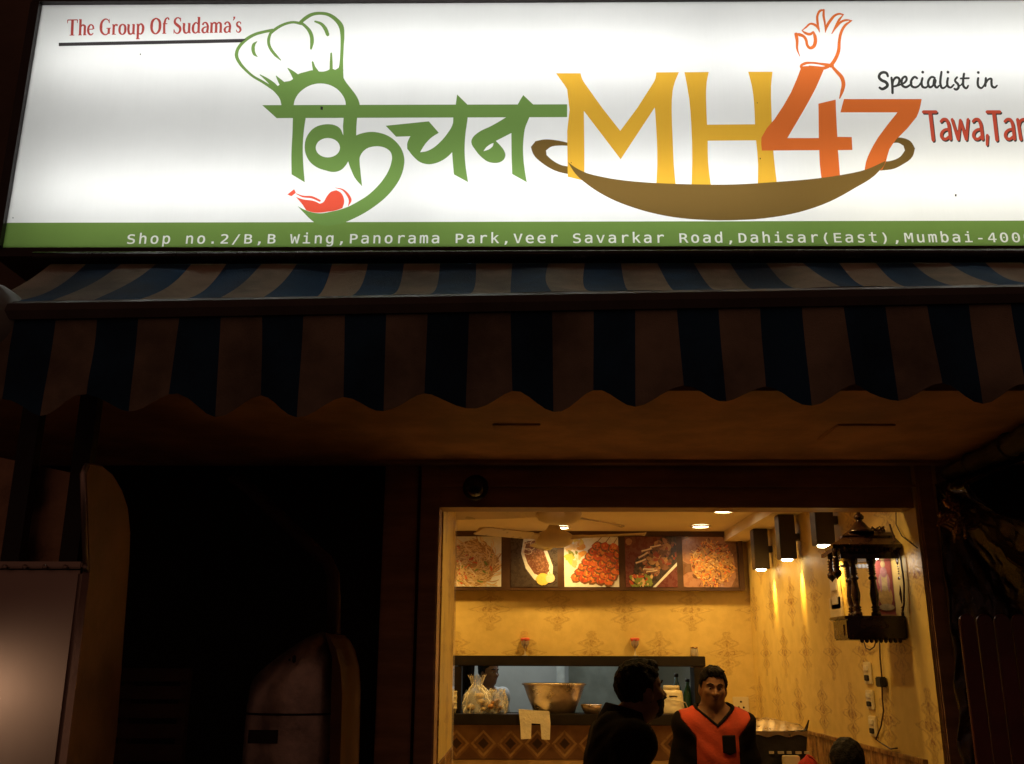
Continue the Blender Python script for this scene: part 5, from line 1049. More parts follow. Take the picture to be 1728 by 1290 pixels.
# bread bags
clearbag = glassy('clear_polythene', (0.93, 0.9, 0.82), 0.22, 0.18)
bun_m = mat('bread_crust', (0.50, 0.25, 0.09), 0.7, var=0.4, vscale=18)
rnd = random.Random(5)
for (ca, cb, cy0, cy1, n, lab) in ((782, 828, 1140, 1203, 9, 'clear plastic bag of bread tied at the top on the ledge, left'), (822, 855, 1163, 1203, 7, 'clear plastic bag of orange buns on the ledge beside the bread')):
    xa, xb = lx(ca), lx(cb); zt = aY(ca, cy0, LYc).z; cx_, rx_ = (xa + xb) / 2, (xb - xa) / 2
    t = thing('bread_bag', lab, 'bag', (cx_, LYc, LZ), 'bread bags on the serving ledge')
    m = MB()
    for k in range(n):
        u = rnd.uniform(-.6, .6); v = rnd.uniform(0.1, .5); r_ = rnd.uniform(.022, .034)
        c = (cx_ + u * rx_, LYc + rnd.uniform(-.03, .03), LZ + r_ * .8 + (zt - LZ) * .45 * rnd.random() * (1 - abs(u)))
        m.lathe([(r_ * math.sin(a * math.pi / 8) + 1e-5, -r_ * .7 * math.cos(a * math.pi / 8)) for a in range(9)], c, n=12, closed=False)
    m.build('bread', bun_m if ca > 800 else mat('pale_bread', (0.56, 0.42, 0.22), 0.7, var=0.4, vscale=18), t)
    m = MB(); ns = 22; hgt = zt - LZ
    prof = [(.92, 0.0), (1.0, .12), (1.02, .3), (.88, .48), (.55, .66), (.34, .76), (.5, .9), (.62, 1.0)] if ca < 800 else [(.92, 0.0), (1.02, .2), (1.03, .5), (.95, .75), (.8, .9), (.7, 1.0)]
    def sk(u, v):
        a = 2 * math.pi * u; f = v * (len(prof) - 1); i = int(min(f, len(prof) - 2)); f -= i
        r = prof[i][0] * (1 - f) + prof[i + 1][0] * f; z = prof[i][1] * (1 - f) + prof[i + 1][1] * f
        w = 1 + .10 * math.sin(a * 5 + v * 9 + ca) + .06 * math.sin(a * 11 - v * 14) + .04 * math.sin(a * 23 + v * 31) * math.sin(v * 27)
        return (cx_ + rx_ * r * w * math.cos(a), LYc + .055 * r * w * math.sin(a), LZ + hgt * z * (1 + .03 * math.sin(a * 7) + .02 * math.sin(a * 17 + v * 23)))
    m.grid(sk, 80, 40); m.build('polythene', clearbag, t)
# cups at the left end seen through the glass partition
for k, (px, py) in enumerate(((757, 1150), (764, 1166))):
    q = aY(px, 1203, LYc); zt = aY(px, py, LYc).z; n = 6 if k == 0 else 4
    t = thing('cup_stack', ('taller' if k == 0 else 'shorter') + ' stack of white cups at the far left of the serving ledge', 'cups', (q.x, LYc - 0.03 * k, LZ), 'stacks of white cups')
    m = MB(); prof = [(0.0, 0.0), (0.022, 0.0)]
    for j in range(n): z = (zt - LZ) * (j + 1) / n; prof += [(0.030, z - 0.008), (0.033, z - 0.004), (0.030, z)]
    m.lathe(prof + [(0.0, zt - LZ)], (q.x, LYc - 0.03 * k, LZ), n=16); m.build('cup', jw, t)
# glasses with red paper flowers and a clear jar on the hatch frame top
glass_m = glassy('clear_glass', (0.95, 0.9, 0.8), 0.25, 0.03)
petal = mat('red_paper', (0.62, 0.11, 0.07), 0.6, var=0.2)
for k, px in enumerate((886, 1072)):
    q = aY(px, 1106, BY - 0.02); zt = aY(px, 1078, BY - 0.02).z; x = q.x; y = BY - 0.02; z0 = oz1
    t = thing('flower_glass', ('left' if k == 0 else 'right') + ' stemmed glass with red paper flower on top of the hatch frame', 'glass', (x, y, z0), 'stemmed glasses with red paper flowers')
    m = MB(); H_ = zt - z0
    m.lathe([(0.022, 0.0), (0.022, 0.003), (0.004, 0.006), (0.004, H_ * .42), (0.016, H_ * .5), (0.027, H_ * .66), (0.028, H_ * .95)], (x, y, z0), n=20, closed=False); m.build('goblet', glass_m, t)
    m = MB()
    for a in range(5):
        an = a * 1.2566; c = Vector((x + .012 * math.cos(an), y + .012 * math.sin(an), z0 + H_ * .88))
        m.lathe([(0.001, -.02), (.012, -.012), (.02, .004), (.022, .016), (.012, .02), (0.001, .012)], c, n=10, closed=False)
    m.build('flower', petal, t)
q = aY(1172, 1106, BY - 0.02); x, y = q.x, BY - 0.02
t = thing('glass_jar', 'small clear glass jar at the right end of the hatch frame top', 'jar', (x, y, oz1))
zt = aY(1172, 1092, BY - 0.02).z - oz1
m = MB(); m.lathe([(0.0, 0.0), (0.025, 0.0), (0.028, 0.006), (0.028, zt * .7), (0.022, zt * .8), (0.024, zt * .9)], (x, y, oz1), n=20, closed=False); m.build('body', glass_m, t)
m = MB(); m.lathe([(0.0, zt * .88), (0.026, zt * .88), (0.026, zt), (0.0, zt)], (x, y, oz1), n=20); m.build('lid', mat('brass_lid', (0.5, 0.34, 0.15), 0.3, metal=0.8), t)

# dome camera on the lintel
dc = aY(803, 824, 3.985)
t = thing('dome_camera', 'small dark dome camera fixed to the lintel above the left end of the opening', 'camera', (dc.x, 3.985, dc.z))
m = MB(); m.lathe([(0.0, 0.0), (0.052, 0.0), (0.054, -0.012), (0.046, -0.022), (0.0, -0.022)], dc, axis='Y', n=28); m.build('base', black_m, t)
m = MB(); m.lathe([(0.042 * math.cos(a * math.pi / 16) + 1e-5, -0.022 - 0.042 * math.sin(a * math.pi / 16)) for a in range(9)], dc, axis='Y', n=28, closed=False); m.build('dome', mat('smoked_dome', (0.01, 0.01, 0.01), 0.06, spec=0.8), t)

# ------------------------------------------------------------------ carved shrine on the right wall
tk = mat('dark_polished_teak', (0.030, 0.012, 0.008), 0.22, var=0.4, vscale=9, bump=0.15, bscale=40, spec=0.6)
gold = mat('polished_teak_edge', (0.30, 0.13, 0.05), 0.25, var=0.3, spec=0.6)
SYn, SYf, SXl = 4.22, 4.41, 1.368
sb0, sb1 = 1.675, 1.785
shr = thing('wooden_shrine', 'dark carved wooden shrine with domed roof and turned pillars on the right wall', 'shrine', (RX, 4.35, sb0))
m = MB(); m.box((SXl, SYn, sb0 + 0.012), (RX - 0.002, SYf, sb1 - 0.012), bev=0.006); m.box((SXl - 0.012, SYn - 0.012, sb1 - 0.012), (RX - 0.002, SYf + 0.012, sb1), bev=0.004)
for k in range(9):
    xx = SXl + 0.06 + k * 0.02
    m.lathe([(0.0001, -0.008), (0.008, -0.004), (0.009, 0.004), (0.006, 0.012)], (xx, SYn + 0.008, sb0 + 0.006), n=10, closed=False)
m.box((SXl - 0.004, SYn + 0.04, sb0 + 0.03), (SXl, SYf - 0.05, sb1 - 0.035))
m.build('base', tk, shr)
PT_ = sb1; PZ = 2.045
def pillar_prof(h): 
    b = [(.020, 0), (.020, .06), (.013, .08), (.019, .10), (.013, .12), (.019, .14), (.012, .17), (.017, .26), (.019, .36), (.014, .50), (.011, .58), (.018, .60), (.018, .63), (.011, .65)]
    b += [(.017 if k % 2 else .012, .67 + k * .02) for k in range(10)] + [(.020, .88), (.022, 1.0)]
    return [(r, z * h) for r, z in b]
for xx, yy in ((aY(1442, 980, SYn + 0.03).x, SYn + 0.03), (aY(1473, 980, SYn + 0.03).x, SYn + 0.03), (aY(1523, 980, SYn + 0.03).x, SYn + 0.03), (SXl + 0.085, SYf - 0.02), (RX - 0.035, SYf - 0.02)):
    m = MB(); m.lathe(pillar_prof(PZ - PT_ - 0.001), (xx, yy, PT_), n=14); m.build('column', tk, shr)
m = MB()
def ring_poly(o, z): return [(SXl - o, SYn - o, z), (RX - 0.002, SYn - o, z), (RX - 0.002, SYf + o, z), (SXl + 0.075 - o * 0.6, SYf + o * 0.6, z), (SXl + 0.015 - o, (SYn + SYf) / 2 + 0.02, z)]
def tier(levels):
    b = len(m.v)
    for o, z in levels: m.v += ring_poly(o, z)
    for i in range(len(levels) - 1):
        for k in range(5): m.f.append([b + i * 5 + k, b + i * 5 + (k + 1) % 5, b + (i + 1) * 5 + (k + 1) % 5, b + (i + 1) * 5 + k]); m.m.append(0); m.sm.append(False)
    m.f += [list(range(b, b + 5)), list(range(b + (len(levels) - 1) * 5, b + len(levels) * 5))]; m.m += [0, 0]; m.sm += [False, False]
tier([(0.0, PZ - 0.02), (0.0, PZ + 0.012), (0.045, PZ + 0.022), (0.05, PZ + 0.036), (0.03, PZ + 0.046), (0.0, PZ + 0.062), (-0.02, PZ + 0.074), (-0.02, PZ + 0.082), (-0.05, PZ + 0.10)])
for k in range(12):
    yy = SYn - 0.03 + (SYf - SYn + 0.06) * k / 11
    m.box((SXl - 0.046 + 0.03 * k / 11, yy - 0.006, PZ + 0.005), (SXl - 0.034 + 0.03 * k / 11, yy + 0.006, PZ + 0.021))
for k in range(12):
    xx = SXl - 0.03 + (RX - SXl) * k / 12
    m.box((xx - 0.007, SYn - 0.05, PZ + 0.005), (xx + 0.007, SYn - 0.035, PZ + 0.022))
m2 = MB()
# white scalloped card under the roof
for (xa, xb) in ((SXl + 0.05, 1.455), (1.495, RX - 0.055)):
    n = 4
    for k in range(n):
        c = xa + (xb - xa) * (k + .5) / n
        m2.lathe([(0.0001, -0.004), ((xb - xa) / n * .56, -0.004), ((xb - xa) / n * .56, 0.004), (0.0001, 0.004)], (c, SYf - 0.01, PZ - 0.035 - 0.02 * (xa < 1.4)), axis='Y', n=16, closed=False)
m.build('roof', tk, shr); m2.build('scalloped_trim', mat('white_card', (0.72, 0.72, 0.76), 0.6, var=0.08), shr)
light('shrine_lamp', 'POINT', (1.535, 4.275, PZ - 0.03), 0.5, (1.0, 0.86, 0.66), parent=shr, shadow_soft_size=0.012)
m = MB(); cx_, cy_ = (SXl + RX) / 2 - 0.01, (SYn + SYf) / 2 - 0.03
m.lathe([(0.058, 0.0), (0.058, 0.006), (0.046, 0.012), (0.034, 0.026), (0.022, 0.042), (0.014, 0.050), (0.013, 0.055), (0.020, 0.060), (0.022, 0.070), (0.015, 0.080), (0.008, 0.086), (0.004, 0.104), (0.0, 0.106)], (cx_, cy_, PZ + 0.10), n=24); m.build('finial', tk, shr)
for xx, yy in ((SXl - 0.032, SYn - 0.032), (SXl - 0.01, (SYn + SYf) / 2 + 0.02)):
    m = MB(); m.lathe([(0.004, 0.03), (0.012, 0.02), (0.012, -0.01), (0.008, -0.014)] + [(.015 if k % 2 else .010, -0.016 - k * .006) for k in range(8)] + [(.010, -0.066), (.020, -0.078), (.018, -0.092), (.006, -0.104), (0.0, -0.112)], (xx, yy, PZ), n=14); m.build('drop_pendant', tk, shr)
# framed picture of a seated figure standing in the shrine
fp = thing('framed_picture', 'narrow red framed devotional picture leaning inside the wooden shrine', 'picture', (1.555, 4.34, sb1))
a_, b_ = aY(1481, 1035, 4.33), aY(1514, 1035, 4.33); zt = aY(1500, 928, 4.33).z
x0_, x1_ = a_.x, b_.x; zb_ = sb1 + 0.001
m = MB(); m.box((x0_, 4.33, zb_), (x1_, 4.345, zt)); m.build('backing', mat('red_print', (0.34, 0.085, 0.075), 0.35, var=0.3, vscale=25), fp)
m = MB(); w_ = x1_ - x0_; t_ = 0.006
m.box((x0_, 4.322, zb_), (x1_, 4.33, zb_ + t_ * 1.6)); m.box((x0_, 4.322, zt - t_), (x1_, 4.33, zt)); m.box((x0_, 4.322, zb_ + t_ * 1.6), (x0_ + t_, 4.33, zt - t_)); m.box((x1_ - t_, 4.322, zb_ + t_ * 1.6), (x1_, 4.33, zt - t_)); m.build('frame', mat('gilt_frame', (0.42, 0.25, 0.11), 0.3, metal=0.4), fp)
m = MB(); cxp = (x0_ + x1_) / 2; hp = zt - zb_
def patch(cx, cz, rx, rz, mi, k): m.add([(cx + rx * math.cos(a * math.pi / 7), 4.3295 - 0.0003 * k, cz + rz * math.sin(a * math.pi / 7)) for a in range(14)], [tuple(range(14))], mi)
patch(cxp, zb_ + hp * .30, w_ * .36, hp * .17, 1, 1); patch(cxp, zb_ + hp * .52, w_ * .30, hp * .14, 0, 2); patch(cxp, zb_ + hp * .66, w_ * .18, hp * .08, 2, 3); patch(cxp, zb_ + hp * .78, w_ * .12, hp * .05, 0, 4); patch(cxp, zb_ + hp * .88, w_ * .09, hp * .06, 1, 5); patch(cxp - w_ * .2, zb_ + hp * .5, w_ * .06, hp * .14, 2, 6); patch(cxp + w_ * .2, zb_ + hp * .5, w_ * .06, hp * .14, 2, 7); patch(cxp, zb_ + hp * .14, w_ * .4, hp * .05, 0, 8)
m.build('printed_figure', [mat('print_ochre', (0.55, 0.40, 0.20), 0.4, var=0.3, vscale=40), mat('print_gold', (0.58, 0.34, 0.10), 0.4, var=0.3, vscale=40), mat('print_pink', (0.45, 0.22, 0.22), 0.4, var=0.3, vscale=40)], fp)
m = MB(); m.box((x0_ - 0.008, 4.316, zt - 0.004), (x1_ + 0.004, 4.345, zt + 0.026), bev=0.006)
m.build('top_ribbon', mat('silver_tinsel', (0.66, 0.6, 0.5), 0.3, metal=0.5, var=0.3, vscale=40, bump=0.8, bscale=60), fp)

# ------------------------------------------------------------------ electrics on the walls
plate_m = mat('ivory_plastic', (0.70, 0.60, 0.38), 0.4, var=0.06)
def wall_plate(name, label, cat, px, py, w, h, wall='X', grp=None, knobs=2):
    if wall == 'X':
        q = aX(px, py, RX); t = thing(name, label, cat, q, grp)
        m = MB(); m.box((RX - 0.012, q.y - w / 2, q.z - h / 2), (RX - 0.001, q.y + w / 2, q.z + h / 2), bev=0.003); m.build('plate', plate_m, t)
        for k in range(knobs):
            zc = q.z + h * (.22 - .44 * k / max(1, knobs - 1))
            m = MB(); m.box((RX - 0.019, q.y - w * .28, zc - h * .13), (RX - 0.012, q.y + w * .28, zc + h * .13), bev=0.002); m.build('rocker', white_m if k % 2 == 0 or 'switch' not in name or w > .12 else dark_m, t)
    else:
        q = aY(px, py, BY); t = thing(name, label, cat, q, grp)
        m = MB(); m.box((q.x - w / 2, BY - 0.012, q.z - h / 2), (q.x + w / 2, BY - 0.001, q.z + h / 2), bev=0.003); m.build('plate', plate_m, t)
        for dx, dz in ((0, .2), (-.16, -.14), (.16, -.14)):
            m = MB(); m.lathe([(0.0, -0.001), (0.007, -0.001), (0.007, 0.001)], (q.x + dx * w, BY - 0.0125, q.z + dz * h), axis='Y', n=10); m.build('socket_hole', dark_m, t)
    return q
wall_plate('switch_box', 'ivory switch box on the right wall just left of the shrine', 'switch', 1413, 1002, 0.16, 0.16, knobs=2)
wall_plate('door_chime', 'cream panel on the right wall under the switch box', 'panel', 1414, 1028, 0.20, 0.12, knobs=0)
q1 = wall_plate('wall_switch', 'white wall switch on the right wall, highest of three below the shrine', 'switch', 1467, 1136, 0.09, 0.10)
wall_plate('wall_switch', 'white wall switch on the right wall, middle of three below the shrine', 'switch', 1471, 1181, 0.09, 0.085)
q3 = wall_plate('wall_switch', 'white wall socket with dark plug, lowest of three below the shrine', 'switch', 1476, 1226, 0.09, 0.09)
wall_plate('power_socket', 'ivory three pin socket on the rear wall behind the smiling boy', 'socket', 1250, 1190, 0.11, 0.11, wall='Y')
cb = thing('shrine_cable', 'thin dark cable with black adapter trailing down the wall from the shrine', 'cable', (RX, 4.5, 1.6))
def wx(px, py): q = aX(px, py, RX - 0.012); return q
m = MB(); m.tube([wx(*p) for p in ((1484, 1082), (1485, 1110), (1488, 1140), (1489, 1180), (1491, 1200), (1487, 1225), (1478, 1248), (1490, 1256), (1503, 1264), (1514, 1263))], 0.0035, n=6)
m.tube([wx(*p) for p in ((1458, 1084), (1461, 1094), (1468, 1097), (1475, 1092), (1478, 1083))], 0.003, n=6); m.tube([wx(*p) for p in ((1512, 858), (1512, 885), (1522, 905), (1548, 925))], 0.0025, n=6)
m.build('flex', mat('brown_flex', (0.05, 0.022, 0.015), 0.5), cb)
q = wx(1490, 1151); m = MB(); m.box((RX - 0.035, q.y - 0.035, q.z - 0.022), (RX - 0.005, q.y + 0.035, q.z + 0.022), bev=0.005); m.build('adapter', black_m, cb)
# wires bundled on top of the shrine
m = MB(); rnd = random.Random(2)
c = Vector((1.575, 4.33, PZ + 0.112))
m.tube([c + Vector((0.035 * math.cos(k * .9) * rnd.uniform(.5, 1), 0.05 * math.sin(k * .9), 0.018 * math.sin(k * 2.1))) for k in range(26)], 0.004, n=6)
m.tube([(1.60, 4.24, PZ + 0.13), (1.605, 4.17, 2.02), (1.608, 4.17, 1.92), (1.606, 4.19, 1.83), (1.60, 4.2, 1.80)], 0.004, n=6)
tag(m.build('wire_coil', mat('brown_flex', (0.05, 0.022, 0.015), 0.5)), 'tangled brown wire bundle lying on the shrine roof beside the wall', 'wire')

# ------------------------------------------------------------------ front right counter with black foil bag
cnt = thing('side_counter', 'brown counter along the right wall below the foil bag', 'counter', (1.35, 5.2, FLOOR))
CT = 0.98
m = MB(); m.box((1.12, 4.95, CT - 0.03), (1.60, 5.9, CT), bev=0.004); m.build('worktop', mat('brown_stone_top', (0.15, 0.08, 0.045), 0.25, var=0.4, vscale=20), cnt)
m = MB(); m.box((1.15, 4.98, FLOOR), (1.60, 5.88, CT - 0.031)); m.build('carcass', beam_m, cnt)
YB = 5.3
fb = thing('insulated_bag', 'black insulated bag with shiny foil lid standing open', 'bag', (1.32, YB, CT))
def f(px, py, Y=YB): return aY(px, py, Y)
zr = f(1310, 1236).z; xl, xr = f(1267, 1236).x, f(1362, 1236).x
blk = mat('black_nylon', (0.02, 0.018, 0.016), 0.45, var=0.4, vscale=12, bump=0.4, bscale=40)
foil = mat('crinkled_foil', (0.42, 0.33, 0.21), 0.36, metal=0.8, var=0.2, vscale=14, bump=0.5, bscale=16)
m = MB()
lo = [(xl + 0.03, YB, CT + 0.001), (xr - 0.03, YB, CT + 0.001), (xr - 0.03, YB + 0.26, CT + 0.001), (xl + 0.03, YB + 0.26, CT + 0.001)]
hi = [(xl, YB - 0.01, zr - 0.004), (xr, YB - 0.01, zr + 0.012), (xr + 0.005, YB + 0.27, zr), (xl - 0.005, YB + 0.27, zr)]
m.add(lo + hi, [(0, 1, 2, 3), (0, 1, 5, 4), (1, 2, 6, 5), (2, 3, 7, 6), (3, 0, 4, 7)]); m.add([(xr - 0.02, YB - 0.011, zr), (xr, YB - 0.012, zr + 0.012), (xr + 0.012, YB - 0.015, zr + 0.06), (xr - 0.005, YB - 0.0, zr + 0.02)], [(0, 1, 2, 3)])
o = m.build('shell', blk, fb)
so = o.modifiers.new('thickness', 'SOLIDIFY'); so.thickness = 0.008
m = MB(); apx = f(1315, 1212, YB + 0.22)
def lid(u, v):
    z = zr + 0.004 + (apx.z - zr) * math.sin(min(v, 1) * math.pi * .5) * (1 - abs(u - .5) * 1.25 * v)
    return (xl + 0.004 + (xr - xl - 0.008) * u, YB - 0.014 + 0.26 * v, z + 0.004 * math.sin(u * 40 + v * 13) * math.sin(v * 21 + u * 9))
m.grid(lid, 26, 14); o = m.build('foil_lid', foil, fb); so = o.modifiers.new('thickness', 'SOLIDIFY'); so.thickness = 0.002
m = MB(); m.grid(lambda u, v: (xl + 0.002 + (xr - xl - 0.004) * u, YB - 0.0165 - 0.002 * math.sin(u * 30), zr + 0.005 - 0.022 * v + 0.006 * math.sin(u * 17) * v), 24, 3); m.build('foil_edge', foil, fb)
wp = mat('white_print', (0.5, 0.42, 0.28), 0.6)
m = MB(); zp = f(1310, 1272).z
for k in range(5): m.box((xl + 0.085 + k * .045, YB - 0.0185, zp), (xl + 0.108 + k * .045 + .006 * (k % 2), YB - 0.006, zp + 0.012))
m.build('stitched_mark', wp, fb)
Yp = 5.18
a_, b_ = aY(1322, 1276, Yp), aY(1350, 1276, Yp)
m = MB(); m.box((a_.x, Yp, CT + 0.001), (b_.x, Yp + 0.04, a_.z), bev=0.004); tag(m.build('paper_packet', mat('cream_paper', (0.62, 0.52, 0.32), 0.7, var=0.15)), 'cream paper packet standing against the black foil bag', 'packet')
q = aY(1363, 1284, 5.15); m = MB()
m.grid(lambda u, v: (q.x + (0.055 + .012 * math.sin(u * 19)) * math.sin(v * math.pi) * math.cos(u * 2 * math.pi), 5.15 + 0.05 * math.sin(v * math.pi) * math.sin(u * 2 * math.pi), CT + 0.001 + (q.z + 0.02 - CT) * (0.5 - 0.5 * math.cos(v * math.pi)) * (1 + .06 * math.sin(u * 12))), 24, 14)
tag(m.build('red_bundle', mat('red_cloth', (0.40, 0.03, 0.025), 0.8, var=0.3, bump=0.4, bscale=50)), 'small red cloth bundle on the counter beside the foil bag', 'cloth')
# ------------------------------------------------------------------ people: one continuous implicit surface each, clothes grown from the same body
def nets(fn, lo, hi, h):
    lo, hi = np.array(lo, float), np.array(hi, float)
    n = np.ceil((hi - lo) / h).astype(int) + 1
    ax = [lo[i] + h * np.arange(n[i]) for i in range(3)]
    V = np.empty(n, np.float32)
    X, Y = np.meshgrid(ax[0], ax[1], indexing='ij')
    CH = max(1, 400000 // (n[0] * n[1]))
    for k in range(0, n[2], CH):
        z = ax[2][k:k + CH]
        P = np.empty((n[0], n[1], len(z), 3), np.float32)
        P[..., 0] = X[..., None]; P[..., 1] = Y[..., None]; P[..., 2] = z
        V[:, :, k:k + CH] = fn(P.reshape(-1, 3)).reshape(n[0], n[1], len(z))
    I = V < 0
    c = [I[a:n[0] - 1 + a, b:n[1] - 1 + b, d:n[2] - 1 + d] for a in (0, 1) for b in (0, 1) for d in (0, 1)]
    s = sum(q.astype(np.int8) for q in c); cell = (s > 0) & (s < 8)
    ids = -np.ones(cell.shape, int); loc = np.argwhere(cell); ids[cell] = np.arange(len(loc))
    acc, cnt = np.zeros((len(loc), 3)), np.zeros(len(loc))
    offs = [(a, b, d) for a in (0, 1) for b in (0, 1) for d in (0, 1)]
    for p in offs:
        for k in range(3):
            if p[k]: continue
            q = list(p); q[k] = 1
            va = V[tuple((loc + p).T)]; vb = V[tuple((loc + q).T)]
            cr = (va < 0) != (vb < 0); t = np.where(cr, va / np.where(cr, va - vb, 1), 0)
            pos = np.tile(np.array(p, float), (len(loc), 1)); pos[:, k] += t
            acc[cr] += pos[cr]; cnt[cr] += 1
    verts = lo + h * (loc + acc / np.maximum(cnt, 1)[:, None])
    faces = []
    for k in range(3):
        sl0 = [slice(None)] * 3; sl1 = [slice(None)] * 3; sl0[k] = slice(0, n[k] - 1); sl1[k] = slice(1, n[k])
        ch = I[tuple(sl0)] != I[tuple(sl1)]; e = np.argwhere(ch)
        a, b = (k + 1) % 3, (k + 2) % 3
        e = e[(e[:, a] > 0) & (e[:, b] > 0) & (e[:, a] < n[a] - 1) & (e[:, b] < n[b] - 1)]
        if not len(e): continue
        def cid(da, db):
            q = e.copy(); q[:, a] += da; q[:, b] += db; return ids[tuple(q.T)]
        Q = np.stack([cid(-1, -1), cid(0, -1), cid(0, 0), cid(-1, 0)], 1)
        flip = ~I[tuple(e.T)]; Q[flip] = Q[flip][:, ::-1]
        faces.append(Q[(Q >= 0).all(1)])
    return verts, np.concatenate(faces) if faces else np.zeros((0, 4), int)

def cap(P, a, b, ra, rb):
    a, b = np.array(a, np.float32), np.array(b, np.float32); ab = b - a
    t = np.clip(((P - a) @ ab) / max(float(ab @ ab), 1e-9), 0, 1)
    d = P - a - t[:, None] * ab
    return np.sqrt((d * d).sum(1)) - (ra + (rb - ra) * t)
def ell(P, c, r):
    q = (P - np.array(c, np.float32)) / np.array(r, np.float32)
    k0 = np.sqrt((q * q).sum(1)); q2 = q / np.array(r, np.float32); k1 = np.sqrt((q2 * q2).sum(1))
    return k0 * (k0 - 1) / np.maximum(k1, 1e-6)
def smin(a, b, k):
    h = np.clip(.5 + .5 * (b - a) / k, 0, 1); return b + (a - b) * h - k * h * (1 - h)
def ssub(a, b, k): return -smin(-a, b, k)           # a minus b

def rotz(a): c, s = math.cos(a), math.sin(a); return np.array([[c, -s, 0], [s, c, 0], [0, 0, 1]])
def rotx(a): c, s = math.cos(a), math.sin(a); return np.array([[1, 0, 0], [0, c, -s], [0, s, c]])
def roty(a): c, s = math.cos(a), math.sin(a); return np.array([[c, 0, s], [0, 1, 0], [-s, 0, c]])

def head_sdf(p, k=1.0, smile=0.0):                  # unit head, chin to crown = 1, face to -Y
    d = ell(p, (0, .05, .13), (.325, .40, .365))
    d = smin(d, ell(p, (0, -.07, -.16), (.255, .28, .33)), .10)
    d = smin(d, ell(p, (0, -.21, -.39), (.13, .11, .09)), .08)
    d = smin(d, cap(p, (0, -.345, .02), (0, -.425, -.14), .026, .05), .05)
    for s in (-1, 1):
        d = smin(d, ell(p, (s * .05, -.375, -.15), (.04, .045, .035)), .03)
        d = smin(d, ell(p, (s * .165, -.235, -.10), (.10, .09, .09)), .08)
        d = smin(d, cap(p, (s * .05, -.335, .075), (s * .2, -.27, .08), .038, .03), .05)
        d = ssub(d, ell(p, (s * .125, -.385, .005), (.07, .06, .04)), .06)
        d = smin(d, ell(p, (s * .335, .04, -.04), (.035, .095, .14)), .03)
        d = ssub(d, ell(p, (s * .375, .02, -.03), (.02, .045, .075)), .02)
    d = smin(d, cap(p, (-.10, -.305, -.25 + smile), (0, -.335, -.265), .024, .03), .03)
    d = smin(d, cap(p, (.10, -.305, -.25 + smile), (0, -.335, -.265), .024, .03), .03)
    d = smin(d, cap(p, (-.07, -.30, -.305), (.07, -.30, -.305), .03, .03), .03)
    return d
def hair_sdf(p, seed=0.0, thick=.05, rough=.02, quiff=0.0):
    n = np.sin(p[:, 0] * 27 + p[:, 1] * 11 + seed) * np.sin(p[:, 1] * 23 - p[:, 2] * 17 + seed) + .6 * np.sin(p[:, 0] * 61 + 3 * np.sin(p[:, 2] * 31)) * np.sin(p[:, 1] * 53 + seed * 2)
    d = ell(p, (0, .05, .13), (.325 + thick, .40 + thick, .375 + thick * 1.3)) - rough * n
    if quiff: d = smin(d, ell(p, (.02, -.22, .42), (.24, .15, .08)) - rough * 1.4 * n, .08)
    line = (.31 - .80 * (p[:, 1] + .33)) - p[:, 2] + .030 * np.sin(p[:, 0] * 34 + seed) * np.sin(p[:, 0] * 13 + 1.3) + .018 * np.sin(p[:, 0] * 71 + p[:, 2] * 20)
    line = np.where(p[:, 1] > .0, np.minimum(line, (-.30 - p[:, 2]) + 0 * line + .0), line)
    line = np.maximum(line, -.36 - p[:, 2])
    burn = np.maximum(np.abs(p[:, 1] + .02) - .06, np.maximum(-.12 - p[:, 2], p[:, 2] - .2))   # sideburns
    return np.maximum(d, np.minimum(line, np.maximum(burn, np.abs(p[:, 0]) * -1 + .26)))

